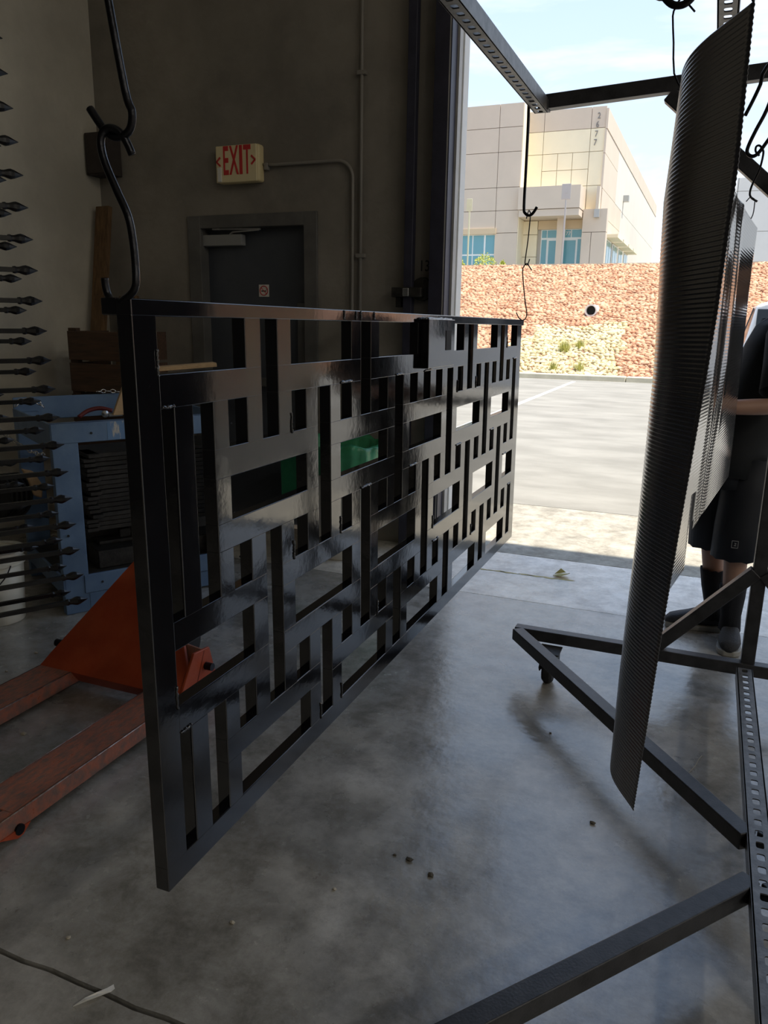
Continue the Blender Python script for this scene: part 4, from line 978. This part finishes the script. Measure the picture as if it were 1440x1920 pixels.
MB().box(Vector((-2.15, 2.50, .10))-PO, Vector((-2.01, 2.64, .42))-PO).lathe([(.045, .42), (.045, .56), (.02, .58)], Vector((-2.08, 2.57, 0))-PO, 18).build('pump_body', ORNG, pj, bev=.006)
MB().tube(smoothpts(pp((-2.08, 2.60, .45), (-2.08, 2.63, .52), (-2.08, 2.65, .58))), .014, 10).build('tow_bar_stub', RUB, pj, smooth=True)
MB().lathe([(.04, -.03), (.09, -.028), (.095, 0), (.09, .028), (.04, .03)], Vector((-2.13, 2.62, .095))-PO, 24, 'x').lathe([(.04, -.03), (.09, -.028), (.095, 0), (.09, .028), (.04, .03)], Vector((-2.03, 2.62, .095))-PO, 24, 'x').build('steer_wheel', RUB, pj)

# ------------------------------------------------------------------ the man
mn = empty('person', (.17, 3.95, 0), 0, 'man in black T-shirt, shorts, socks and trainers, working behind the hanging sheets', 'person')
MO = Vector((.17, 3.95, 0))
def skin_obj(name, verts, edges, radii, material, sub=2):
    me = bpy.data.meshes.new(name); me.from_pydata([tuple(Vector(v)-MO) for v in verts], edges, [])
    o = bpy.data.objects.new(name, me); COL.objects.link(o); o.parent = mn; me.materials.append(material)
    md = o.modifiers.new('skin', 'SKIN'); sv = me.skin_vertices[0].data
    for i, r in enumerate(radii): sv[i].radius = r if isinstance(r, tuple) else (r, r); sv[i].use_root = (i == 0)
    md.use_smooth_shade = True
    sb = o.modifiers.new('sub', 'SUBSURF'); sb.levels = sub; sb.render_levels = sub
    return o
# joints
pel = (.165, 3.92, .96)
hipR, hipL = (.225, 3.86, .90), (.10, 3.98, .90)      # R: nearer foot
kR, aR = (.205, 3.83, .50), (.222, 3.885, .10)
kL, aL = (.100, 3.985, .50), (.150, 4.02, .10)
chest = (.26, 3.93, 1.30); neck = (.315, 3.93, 1.545)
shR, shL = (.29, 3.74, 1.46), (.26, 4.11, 1.46)
elR, elL = (.285, 3.60, 1.175), (.25, 4.13, 1.17)
hR, hL = (.02, 3.52, 1.165), (-.01, 3.98, 1.12)
V = [pel, (.20, 3.93, 1.14), chest, (.30, 3.93, 1.47), neck, (.32, 3.92, 1.60), shR, elR, hR, shL, elL, hL, hipR, kR, aR, hipL, kL, aL]
E_ = [(0,1),(1,2),(2,3),(3,4),(4,5),(3,6),(6,7),(7,8),(3,9),(9,10),(10,11),(0,12),(12,13),(13,14),(0,15),(15,16),(16,17)]
R_ = [.12, .125, (.14, .12), .09, .055, .06, .055, .042, .028, .055, .042, .028, .085, .058, .042, .085, .058, .042]
skin_obj('body', V, E_, R_, SKIN)
# clothing
def ell_loft(name, secs, material, n=28, parent=mn, cap=False):
    "secs: centre, rx, ry, rz-angle"
    mb = MB(); V = []
    for c, rx, ry, a in secs:
        for j in range(n):
            t = 2*math.pi*j/n; x, y = rx*math.cos(t), ry*math.sin(t)
            V.append((c[0]-MO.x+x*math.cos(a)-y*math.sin(a), c[1]-MO.y+x*math.sin(a)+y*math.cos(a), c[2]+.004*math.sin(j*2.1)))
    k = len(secs); F_ = [(i*n+j, i*n+(j+1) % n, (i+1)*n+(j+1) % n, (i+1)*n+j) for i in range(k-1) for j in range(n)]
    if cap: F_ += [tuple(range(n))[::-1], tuple((k-1)*n+j for j in range(n))]
    o = mb.add(V, F_).build(name, material, parent, smooth=True)
    if not cap:
        s_ = o.modifiers.new('t', 'SOLIDIFY'); s_.thickness = .004
    return o
A_ = -.65
ell_loft('t_shirt', [((.165, 3.93, .835), .155, .205, -.2), ((.17, 3.93, .95), .15, .20, -.2), ((.21, 3.93, 1.10), .145, .19, -.15), ((.25, 3.93, 1.28), .155, .21, -.1), ((.275, 3.93, 1.42), .14, .225, -.1), ((.29, 3.93, 1.50), .12, .20, -.1), ((.305, 3.93, 1.548), .075, .095, 0)], SHIRT)
for sh, el in ((shR, elR), (shL, elL)):
    s_, e2 = Vector(sh), Vector(el); mb = MB().tube([s_-MO+Vector((0, 0, .03))-(e2-s_)*.15, s_-MO, s_+(e2-s_)*.45-MO, s_+(e2-s_)*.80-MO], [.06, .085, .083, .086], 18, False)
    o = mb.build('sleeve', SHIRT, mn, smooth=True); t_ = o.modifiers.new('t', 'SOLIDIFY'); t_.thickness = .004
ell_loft('shorts', [((.165, 3.92, 1.0), .13, .17, -.6), ((.165, 3.92, .86), .145, .185, -.6), ((.165, 3.92, .78), .15, .19, -.6)], SHORT)
for h_, k_ in ((hipR, kR), (hipL, kL)):
    h2, k2 = Vector(h_), Vector(k_)
    ell_loft('shorts_leg', [(h2+Vector((0, 0, .02)), .10, .11, 0), (h2.lerp(k2, .35), .112, .115, 0), (h2.lerp(k2, .75), .113, .112, 0), (h2.lerp(k2, 1.12), .108, .106, 0)], SHORT)
lgx = ell_loft('shorts_logo', [((0, 0, 0), .001, .001, 0)]*2, WHITEP, 3); bpy.data.objects.remove(lgx)
lp = at(1378, 1021, Y=3.70)-MO
mb = MB()
for a, b in (((-.013, -.016), (.013, -.016)), ((-.013, .016), (.013, .016)), ((-.013, -.016), (-.013, .016)), ((.013, -.016), (.013, .016)), ((-.004, -.006), (.006, -.006)), ((-.002, .006), (.006, .003)), ((.001, -.006), (.002, .005))):
    mb.beam(lp+Vector((a[0], 0, a[1])), lp+Vector((b[0], 0, b[1])), .002, .003, (0, 1, 0))
o = mb.build('shorts_logo', mat('logo_grey', (.35, .35, .36), .5), mn); tag(o, 'small square outlined emblem in light grey')
for a_, k_ in ((aR, kR), (aL, kL)):
    a2, k2 = Vector(a_), Vector(k_)
    ell_loft('sock', [(a2+Vector((0, 0, -.03)), .050, .055, 0), (a2.lerp(k2, .12), .046, .048, 0), (a2.lerp(k2, .35), .056, .058, 0), (a2.lerp(k2, .50 if a_ is aR else .58), .060, .063, 0)], SOCK)
def shoe(heel, toe, lift=0):
    h, t = Vector(heel), Vector(toe); d = (t-h); Ls = d.length; d.normalize(); s = Vector((-d.y, d.x, 0))
    def P(u, v, z): return h+d*(u*Ls)+s*v+Vector((0, 0, z))-MO
    secs = [(0.0, .022, .02, .055), (.05, .034, .0, .095), (.18, .038, .0, .115), (.32, .039, .0, .108), (.48, .041, .0, .088), (.62, .048, .0, .072), (.78, .050, .0, .058), (.92, .040, .0, .046), (1.0, .018, .006, .026)]
    V = []; n = 14
    for u, wd, z0, z1 in secs:
        for j in range(n):
            a = 2*math.pi*j/n; c_, s_ = math.cos(a), math.sin(a)
            V.append(P(u, wd*math.copysign(abs(c_)**.7, c_), .022+(z1-.0)*(.5+.5*s_)))
    F_ = [(i*n+j, i*n+(j+1) % n, (i+1)*n+(j+1) % n, (i+1)*n+j) for i in range(len(secs)-1) for j in range(n)]+[tuple(range(n))[::-1], tuple((len(secs)-1)*n+j for j in range(n))]
    o = MB().add(V, F_).build('shoe', SHOE, mn, smooth=True)
    pts = [P(u, wd+.006, 0) for u, wd, _, _ in secs]+[P(u, -wd-.006, 0) for u, wd, _, _ in reversed(secs)]
    MB().prism(pts, (0, 0, .028)).build('sole', SOLE, o, bev=.006)
    for k in range(4):
        u = .36+.07*k; zt_ = .118-.012*k
        MB().tube([P(u, -.034, zt_-.03), P(u+.02, 0, zt_), P(u, .034, zt_-.03)], .003, 6).tube([P(u, .034, zt_-.03), P(u+.05, 0, zt_-.006), P(u+.06, -.034, zt_-.035)], .003, 6).build('lace', RUB, o, smooth=True)
    return o
shoe((.228, 3.985, 0), (.222, 3.70, 0)); shoe((.205, 4.04, 0), (-.075, 4.00, 0))
# head
hc = Vector((.30, 3.90, 1.685))-MO
fdir = Vector((-.93, -.36, 0)).normalized()
def head():
    bm = bmesh.new(); bmesh.ops.create_uvsphere(bm, u_segments=32, v_segments=24, radius=1)
    s = Vector((-fdir.y, fdir.x, 0))
    for v in bm.verts:
        a, b, c = v.co.x, v.co.y, v.co.z       # a forward, b side
        w_ = .072*(1-.22*max(0, -c)**1.5); f_ = .095*(1-.10*max(0, -c)); z = .118*c
        A = a*f_; Bv = b*w_
        if a > .3 and -.75 < c < -.35: A += .006
        if a > .8 and abs(b) < .22 and -.32 < c < .12: A += .022*(1-abs(b)/.22)*(1-abs(c+.12)/.24 if abs(c+.12) < .24 else 0)    # nose
        if a > .6 and .18 < abs(b) < .48 and .0 < c < .2: A -= .008                                                              # eye sockets
        p = fdir*A+s*Bv; v.co = (hc.x+p.x, hc.y+p.y, hc.z+z)
    me = bpy.data.meshes.new('head'); bm.to_mesh(me); bm.free(); me.materials.append(SKIN); me.shade_smooth()
    o = bpy.data.objects.new('head', me); COL.objects.link(o); o.parent = mn
    for sd_ in (-1, 1):
        e_ = hc+fdir*.080+s*.028*sd_+Vector((0, 0, .012)); MB().lathe([(.001, -.011), (.008, -.008), (.011, 0), (.008, .008), (.001, .011)], e_, 12).build('eye', WHITEP, o, smooth=True)
        MB().lathe([(.001, -.005), (.005, 0), (.001, .005)], e_+fdir*.009, 8).build('pupil', RUB, o, smooth=True)
        er = hc+s*.074*sd_-fdir*.008; MB().tube(smoothpts([er+Vector((0, 0, -.03)), er+s*.010*sd_-fdir*.012, er+s*.012*sd_-fdir*.016+Vector((0, 0, .022)), er+Vector((0, 0, .032))]), .008, 8).build('ear', SKIN, o, smooth=True)
    MB().tube(smoothpts([hc+fdir*.083+s*-.024+Vector((0, 0, -.062)), hc+fdir*.092+Vector((0, 0, -.060)), hc+fdir*.083+s*.024+Vector((0, 0, -.062))]), [.003]*6+[.005]+[.003]*6, 6).build('mouth', mat('lips', (.38, .16, .13), .5), o, smooth=True)
    bm = bmesh.new(); bmesh.ops.create_uvsphere(bm, u_segments=28, v_segments=20, radius=1)
    for v in bm.verts:
        a, b, c = v.co.x, v.co.y, v.co.z; p = fdir*(a*.102-.006)+s*(b*.080); v.co = (hc.x+p.x, hc.y+p.y, hc.z+.128*c+.004)
    dl = [v for v in bm.verts if ((v.co-hc).dot(fdir) > .045 and v.co.z-hc.z < .06) or (v.co.z-hc.z < -.03)]
    bmesh.ops.delete(bm, geom=dl, context='VERTS'); me = bpy.data.meshes.new('hair'); bm.to_mesh(me); bm.free(); me.materials.append(HAIR); me.shade_smooth()
    h_ = bpy.data.objects.new('hair', me); COL.objects.link(h_); h_.parent = o
head()
# hands with five fingers holding the sheet edge
def hand(wr, d, up, side_):
    wr, d, up = Vector(wr), Vector(d).normalized(), Vector(up).normalized(); s = d.cross(up).normalized()
    V = [wr, wr+d*.045, wr+d*.085]; E2 = [(0, 1), (1, 2)]; R2 = [(.026, .020), (.036, .016), (.038, .013)]
    for k, (o_, ln) in enumerate(((-.029, .062), (-.010, .074), (.009, .078), (.027, .070))):
        b = len(V); q0 = wr+d*.085+up*o_
        V += [q0, q0+d*ln*.4+s*.006*side_, q0+d*ln*.65+s*.024*side_, q0+d*ln*.72+s*.044*side_]; R2 += [.0095, .0088, .008, .007]; E2 += [(2, b), (b, b+1), (b+1, b+2), (b+2, b+3)]
    b = len(V); V += [wr+d*.03+up*.032, wr+d*.06+up*.048+s*.018*side_, wr+d*.085+up*.045+s*.035*side_]; R2 += [.012, .010, .0085]; E2 += [(1, b), (b, b+1), (b+1, b+2)]
    skin_obj('hand', V, E2, R2, SKIN, 2)
hand(hR, (-.95, -.2, .05), (0, .1, 1), 1); hand(hL, (-.93, .1, .1), (0, .1, 1), -1)

# ------------------------------------------------------------------ litter on the floor
def pebble(px, py, s, label, material, seed):
    p = at(px, py, Z=0); r = random.Random(seed); V, F_ = rockmesh(seed)
    o = MB().add([(v[0]*s, v[1]*s*.8, v[2]*s*.5) for v in V], F_).build('stone_chip', material); o.location = (p.x, p.y, s*.38)
    tag(o, label, 'stone chip')
PEB = mat('pale_stone', (.50, .44, .34), .8); PEBD = mat('dark_grit', (.10, .085, .06), .8)
for i, (x, y, s, lb, M_) in enumerate(((436, 1731, .008, 'small tan stone chip on the dark floor right of the panel corner', PEB), (627, 1668, .007, 'small orange tan stone chip in the middle of the floor', PEB),
        (768, 1614, .012, 'larger dark crumb on the floor, left of the pair', PEBD), (807, 1642, .012, 'larger dark crumb on the floor, right of the pair', PEBD), (740, 1604, .006, 'tiny dark crumb beside the pair of crumbs', PEBD),
        (45, 1377, .012, 'pale stone chip on the floor between the pallet jack forks', PEB), (12, 1260, .009, 'pale chip on the floor behind the far fork', PEB), (68, 1225, .010, 'flat pale chip on the floor near the blue cart', PEB),
        (128, 1760, .008, 'small white chip on the floor at lower left', PEB), (1032, 1375, .006, 'dark crumb on the floor under the rack diagonal', PEBD), (1111, 1545, .010, 'greenish dark crumb on the floor left of the sheet tip', PEBD))):
    pebble(x, y, s, lb, M_, 20+i)
p = at(1053, 1081, Z=0); lf = MB().prism([(-.05, -.02, .004), (0, -.035, .012), (.05, -.01, .03), (.035, .025, .012), (-.02, .03, .006)], (0, 0, .004)).prism([(-.045, .0, .01), (-.01, .02, .045), (.02, .03, .02)], (0, .004, 0)).build('dry_leaf', mat('leaf_yellow', (.55, .50, .22), .6), bev=.001)
lf.location = (p.x, p.y, .0); tag(lf, 'curled yellow dry leaf on the threshold concrete', 'leaf')
p = at(184, 1868, Z=0); q = [(-.030, -.045), (-.018, -.022), (-.004, .0), (.006, .022), (.010, .042), (.022, .040), (.018, .020), (.008, -.002), (-.008, -.024)]
ps = MB().prism([(x, y, .002+.006*math.sin(i)) for i, (x, y) in enumerate(q)], (0, 0, .002)).build('plastic_scrap', WHITEP); ps.location = (p.x, p.y, 0); tag(ps, 'torn white plastic scrap across the floor crack at lower left', 'scrap')
p = at(1302, 1440, Z=0); tw = MB().tube(smoothpts([(-.02, -.05, .003), (.0, 0, .006), (.012, .05, .008), (.022, .09, .003)]), [.0012]*19, 6).build('dry_twig', PEB, smooth=True); tw.location = (p.x, p.y, 0); tag(tw, 'thin pale dry twig on the floor under the rack', 'twig')
# yellow paint traces on the threshold
YL = mat('worn_yellow_paint', (.60, .50, .22), .7)
r3 = random.Random(12)
for i in range(7):
    p = at(908+i*25+r3.uniform(-4, 4), 1068+i*3.1, Z=0); a = [(math.cos(t)*r3.uniform(.02, .075), math.sin(t)*r3.uniform(.005, .018), .0005) for t in [k*6.28/9 for k in range(9)]]
    o = MB().prism(a, (0, 0, .0008)).build('paint_trace', YL, fl); o.location = (p.x, p.y, 0)
